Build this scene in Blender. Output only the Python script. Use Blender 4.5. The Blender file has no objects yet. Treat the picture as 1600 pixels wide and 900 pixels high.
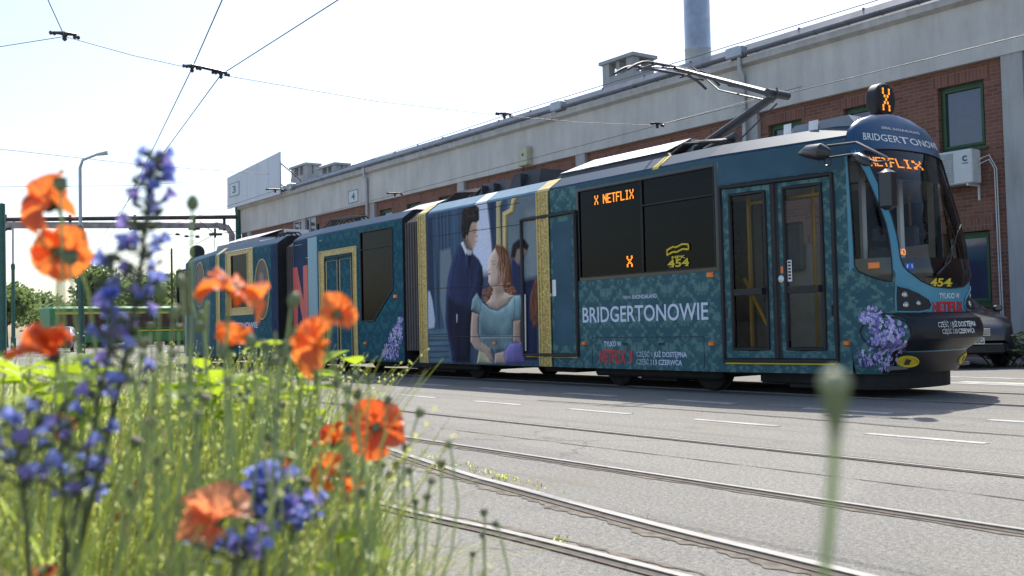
import bpy, bmesh, math, random
from mathutils import Vector, Matrix
from mathutils.geometry import delaunay_2d_cdt
R = math.radians
PI = math.pi
rnd = random.Random(7)
sc = bpy.context.scene
COL = sc.collection

# ------------------------------------------------------------------ camera
CH = 0.9159                                   # eye height above the rails
RT = Vector((0.585, 0.8107, -0.0229)).normalized()
FW = Vector((-0.8099, 0.5854, 0.0371)).normalized()
UP = RT.cross(FW).normalized()
RT = FW.cross(UP).normalized()
CAMP = Vector((0, 0, CH))
cd = bpy.data.cameras.new('camera')
cam = bpy.data.objects.new('camera', cd); COL.objects.link(cam)
m3 = Matrix((RT, UP, -FW)).transposed()
cam.matrix_world = Matrix.Translation(CAMP) @ m3.to_4x4()
cd.sensor_width = 36; cd.lens = 36.0
cd.clip_start = 0.02; cd.clip_end = 3000
cd.dof.use_dof = True; cd.dof.focus_distance = 12.5; cd.dof.aperture_fstop = 4.6
cd.dof.aperture_blades = 7
sc.camera = cam

# ------------------------------------------------------------------ sky and sun
SUN = Vector((-0.486, 0.53, 1.0)).normalized()
w = bpy.data.worlds.new('World'); sc.world = w; w.use_nodes = True
nt = w.node_tree
sky = nt.nodes.new('ShaderNodeTexSky'); sky.sky_type = 'NISHITA'; sky.sun_disc = False
sky.sun_elevation = math.asin(SUN.z); sky.sun_rotation = math.atan2(SUN.x, SUN.y)
sky.dust_density = 1.9; sky.air_density = 1.0; sky.ozone_density = 1.0
nt.links.new(sky.outputs[0], nt.nodes['Background'].inputs[0])
nt.nodes['Background'].inputs[1].default_value = 0.135
sl = bpy.data.lights.new('sun', 'SUN'); sl.energy = 4.2; sl.angle = R(0.53); sl.color = (1, .95, .87)
so = bpy.data.objects.new('sun', sl); COL.objects.link(so)
so.rotation_euler = SUN.to_track_quat('Z', 'Y').to_euler()
sc.view_settings.view_transform = 'Standard'; sc.view_settings.look = 'None'
sc.view_settings.gamma = 1.0; sc.view_settings.use_curve_mapping = False
sc.view_settings.exposure = 0.75
sc.render.engine = 'CYCLES'
sc.cycles.use_denoising = True
sc.cycles.max_bounces = 8; sc.cycles.transparent_max_bounces = 24
sc.cycles.sample_clamp_indirect = 6.0
sc.cycles.caustics_reflective = False; sc.cycles.caustics_refractive = False

# ------------------------------------------------------------------ pixel (1600x900) <-> place
def ray(p):
    return FW + RT*((p[0]-800)/1600.0) + UP*((450-p[1])/1600.0)
def PY(px, py, Y):
    v = ray((px, py)); return v*(Y/v.y) + CAMP
def PX(px, py, X):
    v = ray((px, py)); return v*(X/v.x) + CAMP
def PZ(px, py, z=0.0):
    v = ray((px, py)); return v*((z-CH)/v.z) + CAMP
def PD(px, py, d):
    return ray((px, py))*d + CAMP
def proj(P):
    v = P-CAMP; z = v.dot(FW)
    return 800+1600*v.dot(RT)/z, 450-1600*v.dot(UP)/z

# ------------------------------------------------------------------ mesh helpers
WORLD = {}
class MB:
    def __init__(s): s.v = []; s.f = []; s.m = []
    def add(s, vs, fs, mi=0):
        o = len(s.v); s.v += [tuple(p) for p in vs]
        for f in fs: s.f.append(tuple(i+o for i in f)); s.m.append(mi)
    def box(s, a, b, mi=0):
        x0, y0, z0 = a; x1, y1, z1 = b
        if x0 > x1: x0, x1 = x1, x0
        if y0 > y1: y0, y1 = y1, y0
        if z0 > z1: z0, z1 = z1, z0
        s.add([(x0,y0,z0),(x1,y0,z0),(x1,y1,z0),(x0,y1,z0),(x0,y0,z1),(x1,y0,z1),(x1,y1,z1),(x0,y1,z1)],
              [(3,2,1,0),(4,5,6,7),(0,1,5,4),(1,2,6,5),(2,3,7,6),(3,0,4,7)], mi)
    def bbox(s, a, b, c=0.02, mi=0):
        """box with chamfered vertical and top edges"""
        x0, x1 = sorted((a[0], b[0])); y0, y1 = sorted((a[1], b[1])); z0, z1 = sorted((a[2], b[2]))
        def ring(i, z):
            k = c
            return [(x0+i+k,y0+i,z),(x1-i-k,y0+i,z),(x1-i,y0+i+k,z),(x1-i,y1-i-k,z),(x1-i-k,y1-i,z),(x0+i+k,y1-i,z),(x0+i,y1-i-k,z),(x0+i,y0+i+k,z)]
        vs = ring(c, z0)+ring(0, z0+c)+ring(0, z1-c)+ring(c, z1)
        fs = [tuple(range(7,-1,-1)), tuple(range(24,32))]
        for r in range(3):
            for i in range(8):
                j = (i+1) % 8; fs.append((r*8+i, r*8+j, r*8+8+j, r*8+8+i))
        s.add(vs, fs, mi)
    def tube(s, pts, r, n=8, mi=0, cap=True, closed=False):
        pts = [Vector(p) for p in pts]
        rs = r if isinstance(r, (list, tuple)) else [r]*len(pts)
        vs = []; fs = []; prev = None
        L = len(pts)
        for i, p in enumerate(pts):
            if closed: t = pts[(i+1) % L]-pts[i-1]
            else: t = pts[min(i+1, L-1)]-pts[max(i-1, 0)]
            t = t.normalized() if t.length > 1e-9 else Vector((0, 0, 1))
            if prev is None:
                a = Vector((0, 0, 1)) if abs(t.z) < .9 else Vector((1, 0, 0))
                u = t.cross(a).normalized()
            else:
                u = (prev-t*prev.dot(t))
                u = u.normalized() if u.length > 1e-6 else t.orthogonal().normalized()
            prev = u; v = t.cross(u)
            for k in range(n):
                an = 2*PI*k/n+(PI/n)
                vs.append(p+(u*math.cos(an)+v*math.sin(an))*rs[i])
        m = L if closed else L-1
        for i in range(m):
            for k in range(n):
                a, b = i*n+k, i*n+(k+1) % n
                c, d = ((i+1) % L)*n+(k+1) % n, ((i+1) % L)*n+k
                fs.append((a, b, c, d))
        if cap and not closed:
            fs.append(tuple(range(n-1, -1, -1))); fs.append(tuple((L-1)*n+k for k in range(n)))
        s.add(vs, fs, mi)
    def cyl(s, a, b, r, n=20, mi=0, r2=None): s.tube([a, b], [r, r if r2 is None else r2], n, mi)
    def lathe(s, c, axis, prof, n=24, mi=0):
        """prof: list of (distance along the axis, radius)"""
        ax = Vector(axis).normalized(); c = Vector(c); u = ax.orthogonal().normalized(); v = ax.cross(u)
        vs = []; fs = []
        for d, r in prof:
            for k in range(n):
                an = 2*PI*k/n; vs.append(c+ax*d+(u*math.cos(an)+v*math.sin(an))*r)
        for i in range(len(prof)-1):
            for k in range(n):
                fs.append((i*n+k, i*n+(k+1) % n, (i+1)*n+(k+1) % n, (i+1)*n+k))
        fs.append(tuple(range(n-1, -1, -1))); fs.append(tuple((len(prof)-1)*n+k for k in range(n)))
        s.add(vs, fs, mi)
    def prism(s, poly, fn0, fn1, mi=0):
        """closed polygon extruded between two placements"""
        n = len(poly); vs = [fn0(*p) for p in poly]+[fn1(*p) for p in poly]
        s.add(vs, [tuple(range(n)), tuple(range(2*n-1, n-1, -1))]+[(i, i+n, (i+1) % n+n, (i+1) % n) for i in range(n)], mi)
    def grid(s, rows, mi=0, closed=False):
        n = len(rows[0]); vs = [p for r in rows for p in r]; fs = []
        for i in range(len(rows)-1):
            for k in range(n if closed else n-1):
                fs.append((i*n+k, i*n+(k+1) % n, (i+1)*n+(k+1) % n, (i+1)*n+k))
        s.add(vs, fs, mi)
    def build(s, name, mats, parent=None, smooth=False, auto=None):
        me = bpy.data.meshes.new(name)
        off = WORLD.get(parent.name, Vector()) if parent else Vector()
        me.from_pydata([(x-off.x, y-off.y, z-off.z) for x, y, z in s.v], [], s.f)
        for mm in (mats if isinstance(mats, (list, tuple)) else [mats]): me.materials.append(mm)
        me.polygons.foreach_set('material_index', s.m)
        bm = bmesh.new(); bm.from_mesh(me)
        if len(bm.faces) < 60000: bmesh.ops.recalc_face_normals(bm, faces=bm.faces)
        bm.to_mesh(me); bm.free()
        if smooth:
            me.polygons.foreach_set('use_smooth', [True]*len(me.polygons))
            me.set_sharp_from_angle(angle=R(auto or 35))
        o = bpy.data.objects.new(name, me); COL.objects.link(o)
        if parent: o.parent = parent; WORLD[o.name] = off.copy()
        else: WORLD[o.name] = Vector()
        return o
def tag(o, label=None, cat=None, group=None, kind=None):
    if label: o['label'] = label
    if cat: o['category'] = cat
    if group: o['group'] = group
    if kind: o['kind'] = kind
    return o
def thing(name, loc, label, cat, group=None):
    o = bpy.data.objects.new(name, None); COL.objects.link(o); o.location = loc
    o.empty_display_size = .1
    WORLD[o.name] = Vector(loc)
    return tag(o, label, cat, group)
def copy_thing(o, loc, label=None, rot=None, scale=None):
    def cp(a, par):
        c = a.copy(); COL.objects.link(c)
        if par: c.parent = par
        for ch in a.children: cp(ch, c)
        return c
    c = cp(o, None); c.location = loc
    if rot is not None: c.rotation_euler = rot
    if scale is not None: c.scale = (scale,)*3
    if label: c['label'] = label
    return c

# ------------------------------------------------------------------ material helpers
def lin(r, g, b):
    f = lambda c: (c/255/12.92) if c/255 <= .04045 else ((c/255+.055)/1.055)**2.4
    return (f(r), f(g), f(b))
def nodes(name):
    m = bpy.data.materials.new(name); m.use_nodes = True
    t = m.node_tree; return m, t, t.nodes['Principled BSDF']
def N(t, typ, **kw):
    n = t.nodes.new(typ)
    for k, v in kw.items():
        if k in n.inputs: n.inputs[k].default_value = v
        else: setattr(n, k, v)
    return n
def ramp(t, src, stops):
    r = t.nodes.new('ShaderNodeValToRGB'); e = r.color_ramp.elements
    while len(e) < len(stops): e.new(.5)
    for i, (p, c) in enumerate(stops): e[i].position = p; e[i].color = (*c, 1) if len(c) == 3 else c
    t.links.new(src, r.inputs[0]); return r
def mix(t, fac, a, b, blend='MIX'):
    n = t.nodes.new('ShaderNodeMix'); n.data_type = 'RGBA'; n.blend_type = blend
    for s, v in ((0, fac), (6, a), (7, b)):
        if hasattr(v, 'is_output'): t.links.new(v, n.inputs[s])
        elif s == 0: n.inputs[0].default_value = v
        else: n.inputs[s].default_value = (*v, 1)
    return n.outputs[2]
def obj_coord(t):
    return t.nodes.new('ShaderNodeTexCoord').outputs['Object']
def noise(t, vec, scale, detail=4, rough=.55):
    n = N(t, 'ShaderNodeTexNoise', Scale=scale, Detail=detail, Roughness=rough); t.links.new(vec, n.inputs['Vector']); return n.outputs[0]
def bump(t, b, h, strength=.3, dist=.01):
    n = N(t, 'ShaderNodeBump', Strength=strength, Distance=dist); t.links.new(h, n.inputs['Height']); t.links.new(n.outputs[0], b.inputs['Normal'])
def mat(name, col, rough=.6, metal=0, var=.18, scale=6, bmp=0, coat=0, spec=.5, fine=0):
    m, t, b = nodes(name); co = obj_coord(t)
    n = noise(t, co, scale, 5)
    d = tuple(c*(1-var) for c in col); l = tuple(min(1, c*(1+var)) for c in col)
    r = ramp(t, n, [(.3, d), (.7, l)])
    t.links.new(r.outputs[0], b.inputs['Base Color'])
    b.inputs['Roughness'].default_value = rough; b.inputs['Metallic'].default_value = metal
    b.inputs['Coat Weight'].default_value = coat; b.inputs['Coat Roughness'].default_value = .08
    b.inputs['Specular IOR Level'].default_value = spec
    if bmp: bump(t, b, noise(t, co, fine or scale*8, 4), bmp, .01)
    return m
def emis(name, col, s):
    m, t, b = nodes(name); b.inputs['Base Color'].default_value = (*[c*.4 for c in col], 1)
    b.inputs['Emission Color'].default_value = (*col, 1); b.inputs['Emission Strength'].default_value = s; return m
def glass(name, tint, refl=.9, rough=.01):
    m, t, b = nodes(name); t.nodes.remove(b)
    tr = N(t, 'ShaderNodeBsdfTransparent'); tr.inputs[0].default_value = (*tint, 1)
    gl = N(t, 'ShaderNodeBsdfGlossy', Roughness=rough); gl.inputs[0].default_value = (refl, refl, refl, 1)
    fr = N(t, 'ShaderNodeFresnel', IOR=1.5)
    mx = t.nodes.new('ShaderNodeMixShader')
    t.links.new(fr.outputs[0], mx.inputs[0]); t.links.new(tr.outputs[0], mx.inputs[1]); t.links.new(gl.outputs[0], mx.inputs[2])
    t.links.new(mx.outputs[0], t.nodes['Material Output'].inputs[0]); return m
def leafmat(name, c1, c2, trans, tw=.45, scale=9, crinkle=0):
    m, t, b = nodes(name); t.nodes.remove(b); co = obj_coord(t)
    r = ramp(t, noise(t, co, scale, 2), [(.35, c1), (.65, c2)])
    d = N(t, 'ShaderNodeBsdfDiffuse'); tl = N(t, 'ShaderNodeBsdfTranslucent')
    if crinkle:
        mp = N(t, 'ShaderNodeMapping'); mp.inputs['Scale'].default_value = (1, 1, .35); t.links.new(co, mp.inputs[0])
        bp = N(t, 'ShaderNodeBump', Strength=crinkle, Distance=.006); t.links.new(noise(t, mp.outputs[0], 170, 3, .6), bp.inputs['Height'])
        t.links.new(bp.outputs[0], d.inputs['Normal']); t.links.new(bp.outputs[0], tl.inputs['Normal'])
    mx = t.nodes.new('ShaderNodeMixShader')
    mx.inputs[0].default_value = tw
    t.links.new(r.outputs[0], d.inputs[0])
    t.links.new(mix(t, .5, r.outputs[0], trans), tl.inputs[0])
    t.links.new(d.outputs[0], mx.inputs[1]); t.links.new(tl.outputs[0], mx.inputs[2])
    gl = N(t, 'ShaderNodeBsdfGlossy', Roughness=.45); m2 = t.nodes.new('ShaderNodeMixShader'); m2.inputs[0].default_value = .05
    t.links.new(mx.outputs[0], m2.inputs[1]); t.links.new(gl.outputs[0], m2.inputs[2])
    t.links.new(m2.outputs[0], t.nodes['Material Output'].inputs[0]); return m

def damask_mat(name, c1, c2, period=.62, amount=1.0, rough=.42):
    m, t, b = nodes(name); co = obj_coord(t)
    sx = N(t, 'ShaderNodeSeparateXYZ'); t.links.new(co, sx.inputs[0])
    def M(op, a, b_=None):
        n = t.nodes.new('ShaderNodeMath'); n.operation = op
        for i, v in enumerate((a, b_)):
            if v is None: continue
            if hasattr(v, 'is_output'): t.links.new(v, n.inputs[i])
            else: n.inputs[i].default_value = v
        return n.outputs[0]
    X = M('DIVIDE', sx.outputs[0], period); Z = M('DIVIDE', sx.outputs[2], period*1.25)
    row = M('FLOOR', M('MULTIPLY', Z, 2.0))
    X2 = M('ADD', X, M('MULTIPLY', row, .5))
    u = M('ABSOLUTE', M('SUBTRACT', M('FRACT', X2), .5))
    v = M('FRACT', M('MULTIPLY', Z, 2.0))
    cb = t.nodes.new('ShaderNodeCombineXYZ'); t.links.new(u, cb.inputs[0]); t.links.new(M('MULTIPLY', v, .62), cb.inputs[1])
    n1 = noise(t, cb.outputs[0], 5.2, 5, .62)
    n2 = noise(t, co, 16, 5, .7)
    s = M('ADD', M('MULTIPLY', n1, .8), M('MULTIPLY', n2, .22))
    s = M('SUBTRACT', s, M('MULTIPLY', M('ABSOLUTE', M('SUBTRACT', v, .5)), .12))
    r = ramp(t, s, [(.465, c2), (.53, c1)])
    sh = noise(t, co, 1.1, 3)
    out = mix(t, .35, r.outputs[0], mix(t, sh, c2, c1))
    t.links.new(out, b.inputs['Base Color']); b.inputs['Roughness'].default_value = rough
    b.inputs['Specular IOR Level'].default_value = .02
    return m

M = {}
M['damask'] = damask_mat('teal_damask_wrap', lin(106, 141, 137), lin(56, 90, 103))
M['damask2'] = damask_mat('deep_teal_damask_wrap', lin(56, 110, 120), lin(32, 76, 94))
M['upper'] = mat('slate_teal_wrap', lin(70, 98, 114), .4, var=.14, scale=1.6, spec=.03)
M['chamfer'] = mat('roof_edge_wrap', lin(22, 56, 80), .5, var=.08, scale=2, spec=.15)
M['blue'] = mat('glossy_teal_wrap', lin(84, 146, 170), .3, var=.08, scale=1.5, coat=.1, spec=.25)
M['navy'] = mat('navy_wrap', lin(44, 78, 112), .32, var=.1, scale=1.5, coat=.1, spec=.3)
M['roof'] = mat('grey_roof_paint', (.3, .32, .34), .6, var=.1)
M['black'] = mat('black_rubber', (.012, .012, .014), .55, var=.3)
M['gloss_black'] = mat('gloss_black_glass_edge', (.008, .008, .01), .06, var=.2, coat=.5)
M['plinth'] = mat('black_plastic_bumper', (.014, .016, .02), .42, var=.25, scale=3, bmp=.05, spec=.35)
M['under'] = mat('dusty_underframe', (.018, .017, .016), .8, var=.4, scale=5)
M['steel'] = mat('worn_steel', (.42, .4, .38), .35, metal=.9, var=.2, scale=12)
M['darksteel'] = mat('dark_painted_steel', (.035, .038, .045), .45, var=.3, scale=7)
M['roofbox'] = mat('charcoal_roof_box', (.03, .032, .036), .6, var=.3, scale=4, bmp=.1)
M['greybox'] = mat('grey_roof_box', (.22, .25, .29), .5, var=.12, scale=4)
M['alu'] = mat('bright_aluminium_lid', (.62, .63, .64), .35, metal=.3, var=.08)
M['white'] = mat('white_print', (.78, .79, .8), .45, var=.05)
M['pale'] = mat('pale_blue_print', lin(206, 218, 240), .45, var=.04)
M['red'] = mat('red_print', lin(200, 36, 44), .4, var=.1)
M['yellow'] = mat('yellow_print', lin(215, 190, 40), .45, var=.1)
M['amber'] = mat('amber_lens', lin(240, 120, 10), .2, var=.1, coat=.5)
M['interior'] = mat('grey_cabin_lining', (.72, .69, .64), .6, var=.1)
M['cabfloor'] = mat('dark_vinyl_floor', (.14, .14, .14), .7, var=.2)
M['seat'] = mat('dark_blue_seat_fabric', (.03, .04, .08), .8, var=.2)
M['rail_yellow'] = mat('yellow_grab_rail', lin(230, 170, 20), .35, var=.05)
M['tint'] = glass('dark_tinted_glass', (.07, .085, .105), .38)
M['clear'] = glass('light_tinted_glass', (.74, .76, .75), .45)
M['screen_glass'] = glass('windscreen_glass', (.9, .93, .93), .6)
M['led'] = emis('amber_led', (1.0, .30, .02), 1.0)
M['lamp'] = emis('lit_lamp', (1, .93, .75), 1.5)
M['bellow'] = mat('grey_brown_bellows', (.10, .088, .085), .8, var=.15)
M['mirror'] = mat('mirror_housing', (.02, .022, .026), .35, var=.2, coat=.3)
M['chrome'] = mat('chrome', (.75, .75, .76), .15, metal=1, var=.05)
M['skin'] = mat('printed_skin_tone', lin(176, 150, 132), .5, var=.08, scale=5)
M['skin2'] = mat('printed_skin_tone_deep', lin(140, 112, 98), .5, var=.1, scale=5)
M['lipc'] = mat('printed_lip', lin(146, 92, 84), .5)
M['hair_r2'] = mat('printed_light_auburn', lin(176, 116, 76), .5, var=.2, scale=12)
M['hair_r3'] = mat('printed_dark_auburn', lin(92, 54, 40), .5, var=.2, scale=12)
M['hair_d2'] = mat('printed_brown_hair', lin(84, 70, 64), .5, var=.2, scale=12)
M['navycoat3'] = mat('printed_light_navy_cloth', lin(56, 70, 116), .5, var=.15, scale=5)
M['dress3'] = mat('printed_light_teal_dress', lin(144, 174, 178), .5, var=.15, scale=6)
M['navycoat'] = mat('printed_navy_cloth', lin(40, 52, 96), .5, var=.22, scale=4)
M['navycoat2'] = mat('printed_dark_navy_cloth', lin(28, 38, 70), .5, var=.2, scale=4)
M['hair_d'] = mat('printed_dark_hair', lin(54, 46, 46), .5, var=.3, scale=9)
M['hair_r'] = mat('printed_auburn_hair', lin(138, 84, 58), .5, var=.35, scale=12)
M['dress'] = mat('printed_pale_teal_dress', lin(112, 146, 154), .5, var=.22, scale=6)
M['dress2'] = mat('printed_shaded_teal_dress', lin(62, 92, 106), .5, var=.15, scale=6)
M['curtain'] = mat('printed_blue_curtain', lin(62, 92, 122), .45, var=.2, scale=3)
M['curtain_l'] = mat('printed_light_curtain', lin(98, 130, 150), .45, var=.15, scale=4)
M['curtain_d'] = mat('printed_dark_curtain', lin(40, 60, 90), .45, var=.2, scale=3, spec=.02)
M['lav'] = mat('printed_pale_window_light', lin(178, 190, 220), .45, var=.08, scale=2)
M['mirrorp'] = mat('printed_grey_mirror', lin(104, 124, 136), .45, var=.14, scale=3)
M['purple'] = mat('printed_purple_cloth', lin(120, 104, 178), .5, var=.2, scale=5)
M['cream'] = mat('printed_cream_cloth', lin(190, 180, 130), .5, var=.12, scale=5)
M['lilac1'] = mat('printed_lilac_petals', lin(190, 180, 232), .5, var=.25, scale=22)
M['lilac2'] = mat('printed_violet_petals', lin(132, 118, 196), .5, var=.25, scale=22)
M['lilac3'] = mat('printed_pale_petals', lin(216, 210, 242), .5, var=.15, scale=22)
def gold_mat():
    m, t, b = nodes('printed_gold_frame'); co = obj_coord(t)
    v = N(t, 'ShaderNodeTexVoronoi', Scale=26.0); t.links.new(co, v.inputs['Vector'])
    n = noise(t, co, 30, 5, .7)
    r = ramp(t, n, [(.3, lin(104, 78, 26)), (.5, lin(206, 168, 62)), (.66, lin(250, 230, 150))])
    o = mix(t, .45, r.outputs[0], ramp(t, v.outputs[0], [(.1, lin(230, 205, 110)), (.6, lin(96, 72, 26))]).outputs[0])
    t.links.new(o, b.inputs['Base Color']); b.inputs['Roughness'].default_value = .4; b.inputs['Coat Weight'].default_value = .3
    return m
M['gold'] = gold_mat()
M['gold2'] = mat('printed_pale_gold', lin(208, 188, 120), .4, var=.2, scale=14)

def asphalt_mat():
    m, t, b = nodes('old_grey_asphalt'); co = obj_coord(t)
    big = noise(t, co, .22, 5, .6); mid = noise(t, co, 2.2, 6, .65); fine = noise(t, co, 42, 4, .75); sp = noise(t, co, 130, 2, .6)
    a = ramp(t, big, [(.32, (.145, .143, .138)), (.68, (.225, .222, .214))])
    c = mix(t, .55, a.outputs[0], ramp(t, mid, [(.3, (.125, .123, .118)), (.72, (.25, .247, .238))]).outputs[0])
    c = mix(t, .6, c, ramp(t, fine, [(.36, (.035, .035, .034)), (.5, (.2, .2, .195)), (.66, (.46, .455, .44))]).outputs[0])
    c = mix(t, .38, c, ramp(t, sp, [(.36, (.05, .05, .05)), (.5, (.2, .2, .195)), (.66, (.44, .43, .42))]).outputs[0])
    # dusty brown band over the near tracks
    vs = N(t, 'ShaderNodeTexVoronoi', Scale=.55, feature='DISTANCE_TO_EDGE'); 
    wv = N(t, 'ShaderNodeVectorMath', operation='ADD'); t.links.new(co, wv.inputs[0])
    nn = N(t, 'ShaderNodeTexNoise', Scale=1.3, Detail=5.0); t.links.new(co, nn.inputs['Vector']); t.links.new(nn.outputs['Color'], wv.inputs[1])
    t.links.new(wv.outputs[0], vs.inputs['Vector'])
    crack = ramp(t, vs.outputs[0], [(.0, (1, 1, 1)), (.012, (0, 0, 0))])
    cm = N(t, 'ShaderNodeMath', operation='MULTIPLY'); t.links.new(crack.outputs[0], cm.inputs[0])
    t.links.new(ramp(t, noise(t, co, .35, 3), [(.5, (0, 0, 0)), (.6, (.55, .55, .55))]).outputs[0], cm.inputs[1])
    c = mix(t, cm.outputs[0], c, (.06, .057, .052))
    dirt = ramp(t, noise(t, co, .9, 6, .7), [(.52, (0, 0, 0)), (.72, (.5, .5, .5))])
    c = mix(t, dirt.outputs[0], c, (.2, .175, .135))
    pv = N(t, 'ShaderNodeTexVoronoi', Scale=.21); pm = N(t, 'ShaderNodeMapping'); pm.inputs['Scale'].default_value = (.45, 1.3, 1); t.links.new(wv.outputs[0], pm.inputs[0]); t.links.new(pm.outputs[0], pv.inputs['Vector'])
    pr = N(t, 'ShaderNodeSeparateColor'); t.links.new(pv.outputs['Color'], pr.inputs[0])
    c = mix(t, .5, c, ramp(t, pr.outputs[0], [(.0, (.42, .42, .42)), (.5, (.5, .5, .5)), (1, (.6, .595, .58))]).outputs[0], 'OVERLAY')
    c = mix(t, 1.0, c, (1.04, 1.02, .97), 'MULTIPLY')
    oil = ramp(t, noise(t, co, 1.05, 4, .5), [(.66, (0, 0, 0)), (.76, (.5, .5, .5))])
    c = mix(t, oil.outputs[0], c, (.075, .072, .068))
    ml = N(t, 'ShaderNodeMapping'); ml.inputs['Scale'].default_value = (.08, 2.6, 1); t.links.new(co, ml.inputs[0])
    tm = ramp(t, noise(t, ml.outputs[0], 1.4, 5, .6), [(.5, (0, 0, 0)), (.7, (.4, .4, .4))])
    c = mix(t, tm.outputs[0], c, (.115, .112, .106))
    t.links.new(c, b.inputs['Base Color']); b.inputs['Roughness'].default_value = .9
    b.inputs['Specular IOR Level'].default_value = .25
    ad = N(t, 'ShaderNodeMath', operation='ADD'); t.links.new(fine, ad.inputs[0]); t.links.new(sp, ad.inputs[1])
    bump(t, b, ad.outputs[0], .55, .012)
    return m
M['asphalt'] = asphalt_mat()
def brick_mat():
    m, t, b = nodes('red_brick'); co = obj_coord(t)
    s = N(t, 'ShaderNodeSeparateXYZ'); t.links.new(co, s.inputs[0])
    c = t.nodes.new('ShaderNodeCombineXYZ')
    ad = N(t, 'ShaderNodeMath', operation='ADD'); t.links.new(s.outputs[0], ad.inputs[0]); t.links.new(s.outputs[1], ad.inputs[1])
    t.links.new(ad.outputs[0], c.inputs[0]); t.links.new(s.outputs[2], c.inputs[1])
    br = N(t, 'ShaderNodeTexBrick', Scale=1.0, offset=.5)
    br.inputs['Brick Width'].default_value = .27; br.inputs['Row Height'].default_value = .085; br.inputs['Mortar Size'].default_value = .007
    br.inputs['Bias'].default_value = 0
    br.inputs['Color1'].default_value = (.17, .066, .043, 1); br.inputs['Color2'].default_value = (.27, .115, .074, 1); br.inputs['Mortar'].default_value = (.27, .21, .18, 1)
    t.links.new(c.outputs[0], br.inputs['Vector'])
    o = mix(t, .25, br.outputs[0], ramp(t, noise(t, co, 1.7, 5), [(.3, (.09, .036, .027)), (.7, (.24, .1, .07))]).outputs[0])
    t.links.new(o, b.inputs['Base Color']); b.inputs['Roughness'].default_value = .85
    bump(t, b, br.outputs['Fac'], .4, -.008); return m
M['brick'] = brick_mat()
def concrete_mat(name, c, streak=.3):
    m, t, b = nodes(name); co = obj_coord(t)
    mp = N(t, 'ShaderNodeMapping'); mp.inputs['Scale'].default_value = (1, 1, .16); t.links.new(co, mp.inputs[0])
    st = noise(t, mp.outputs[0], 3.5, 6, .65); n2 = noise(t, co, .7, 5, .6); n3 = noise(t, co, 22, 4)
    a = ramp(t, n2, [(.3, tuple(x*.82 for x in c)), (.7, tuple(x*1.1 for x in c))])
    o = mix(t, streak, a.outputs[0], ramp(t, st, [(.35, tuple(x*.55 for x in c)), (.6, tuple(x*1.12 for x in c))]).outputs[0])
    t.links.new(o, b.inputs['Base Color']); b.inputs['Roughness'].default_value = .88; bump(t, b, n3, .3, .012); return m
M['fascia'] = concrete_mat('weathered_render', (.61, .585, .545), .24)
M['pilaster'] = concrete_mat('grey_concrete', (.44, .43, .42), .35)
M['lip'] = concrete_mat('pale_cornice', (.52, .5, .47), .4)
M['zinc'] = mat('zinc_sheet', (.16, .18, .21), .45, metal=.5, var=.25, scale=2)
M['zincl'] = mat('light_zinc_pipe', (.42, .45, .48), .4, metal=.5, var=.15, scale=3)
M['greenframe'] = mat('green_window_frame', (.03, .085, .03), .5, var=.2)
M['winpane'] = mat('dark_window_pane', (.05, .055, .1), .05, var=.1, spec=.9, coat=.6)
M['boardwhite'] = mat('white_hoarding', (.6, .63, .68), .5, var=.05, scale=1)
M['acwhite'] = mat('white_plastic', (.66, .67, .66), .45, var=.05)
M['acgrille'] = mat('grey_grille', (.36, .37, .37), .6, var=.1)
M['digit'] = mat('green_digit_paint', (.02, .16, .1), .5)
M['beige'] = mat('beige_box_paint', (.5, .48, .33), .5, var=.1)
M['mastgreen'] = mat('green_mast_paint', (.03, .11, .085), .5, var=.2, scale=5)
M['pipegrey'] = mat('lagged_grey_pipe', (.36, .31, .30), .6, var=.35, scale=3)
M['piperust'] = mat('rusty_dark_pipe', (.07, .05, .045), .75, var=.4, scale=3)
M['wire'] = mat('copper_wire_dull', (.05, .048, .05), .5, var=.1)
M['insul'] = mat('dark_insulator', (.025, .024, .03), .45, var=.2)
M['paint'] = concrete_mat('worn_white_road_paint', (.40, .395, .375), .7)
M['railhead'] = mat('polished_rail_head', (.24, .23, .22), .5, metal=.25, var=.18, scale=9)
M['railrust'] = mat('rusty_rail_side', (.13, .095, .078), .85, var=.35, scale=12)
M['groove'] = mat('rail_groove_dirt', (.08, .07, .06), .95, var=.4, scale=20)
M['dirt'] = mat('brown_grit', (.15, .13, .105), .95, var=.5, scale=14, bmp=.6)
M['soil'] = mat('straw_covered_soil', (.22, .2, .1), .95, var=.4, scale=10, bmp=.6)
M['carpaint'] = mat('graphite_car_paint', (.06, .065, .075), .3, metal=.6, var=.08, coat=.8)
M['carglass'] = mat('car_window_glass', (.02, .025, .03), .04, var=.1, spec=.9)
M['tyre'] = mat('tyre_rubber', (.015, .015, .016), .8, var=.2)
M['headglass'] = mat('headlamp_lens', (.5, .52, .55), .12, metal=.4, var=.2, scale=30, coat=.8)
M['plate'] = mat('plate_white', (.7, .7, .68), .4, var=.03)
M['ink'] = mat('black_print', (.01, .01, .012), .5)
M['farTram'] = mat('far_green_paint', (.03, .2, .07), .4, var=.1)
M['farYel'] = mat('far_yellow_paint', (.6, .42, .04), .4, var=.1)
M['bark'] = mat('grey_bark', (.09, .07, .05), .9, var=.3, bmp=.5)

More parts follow.
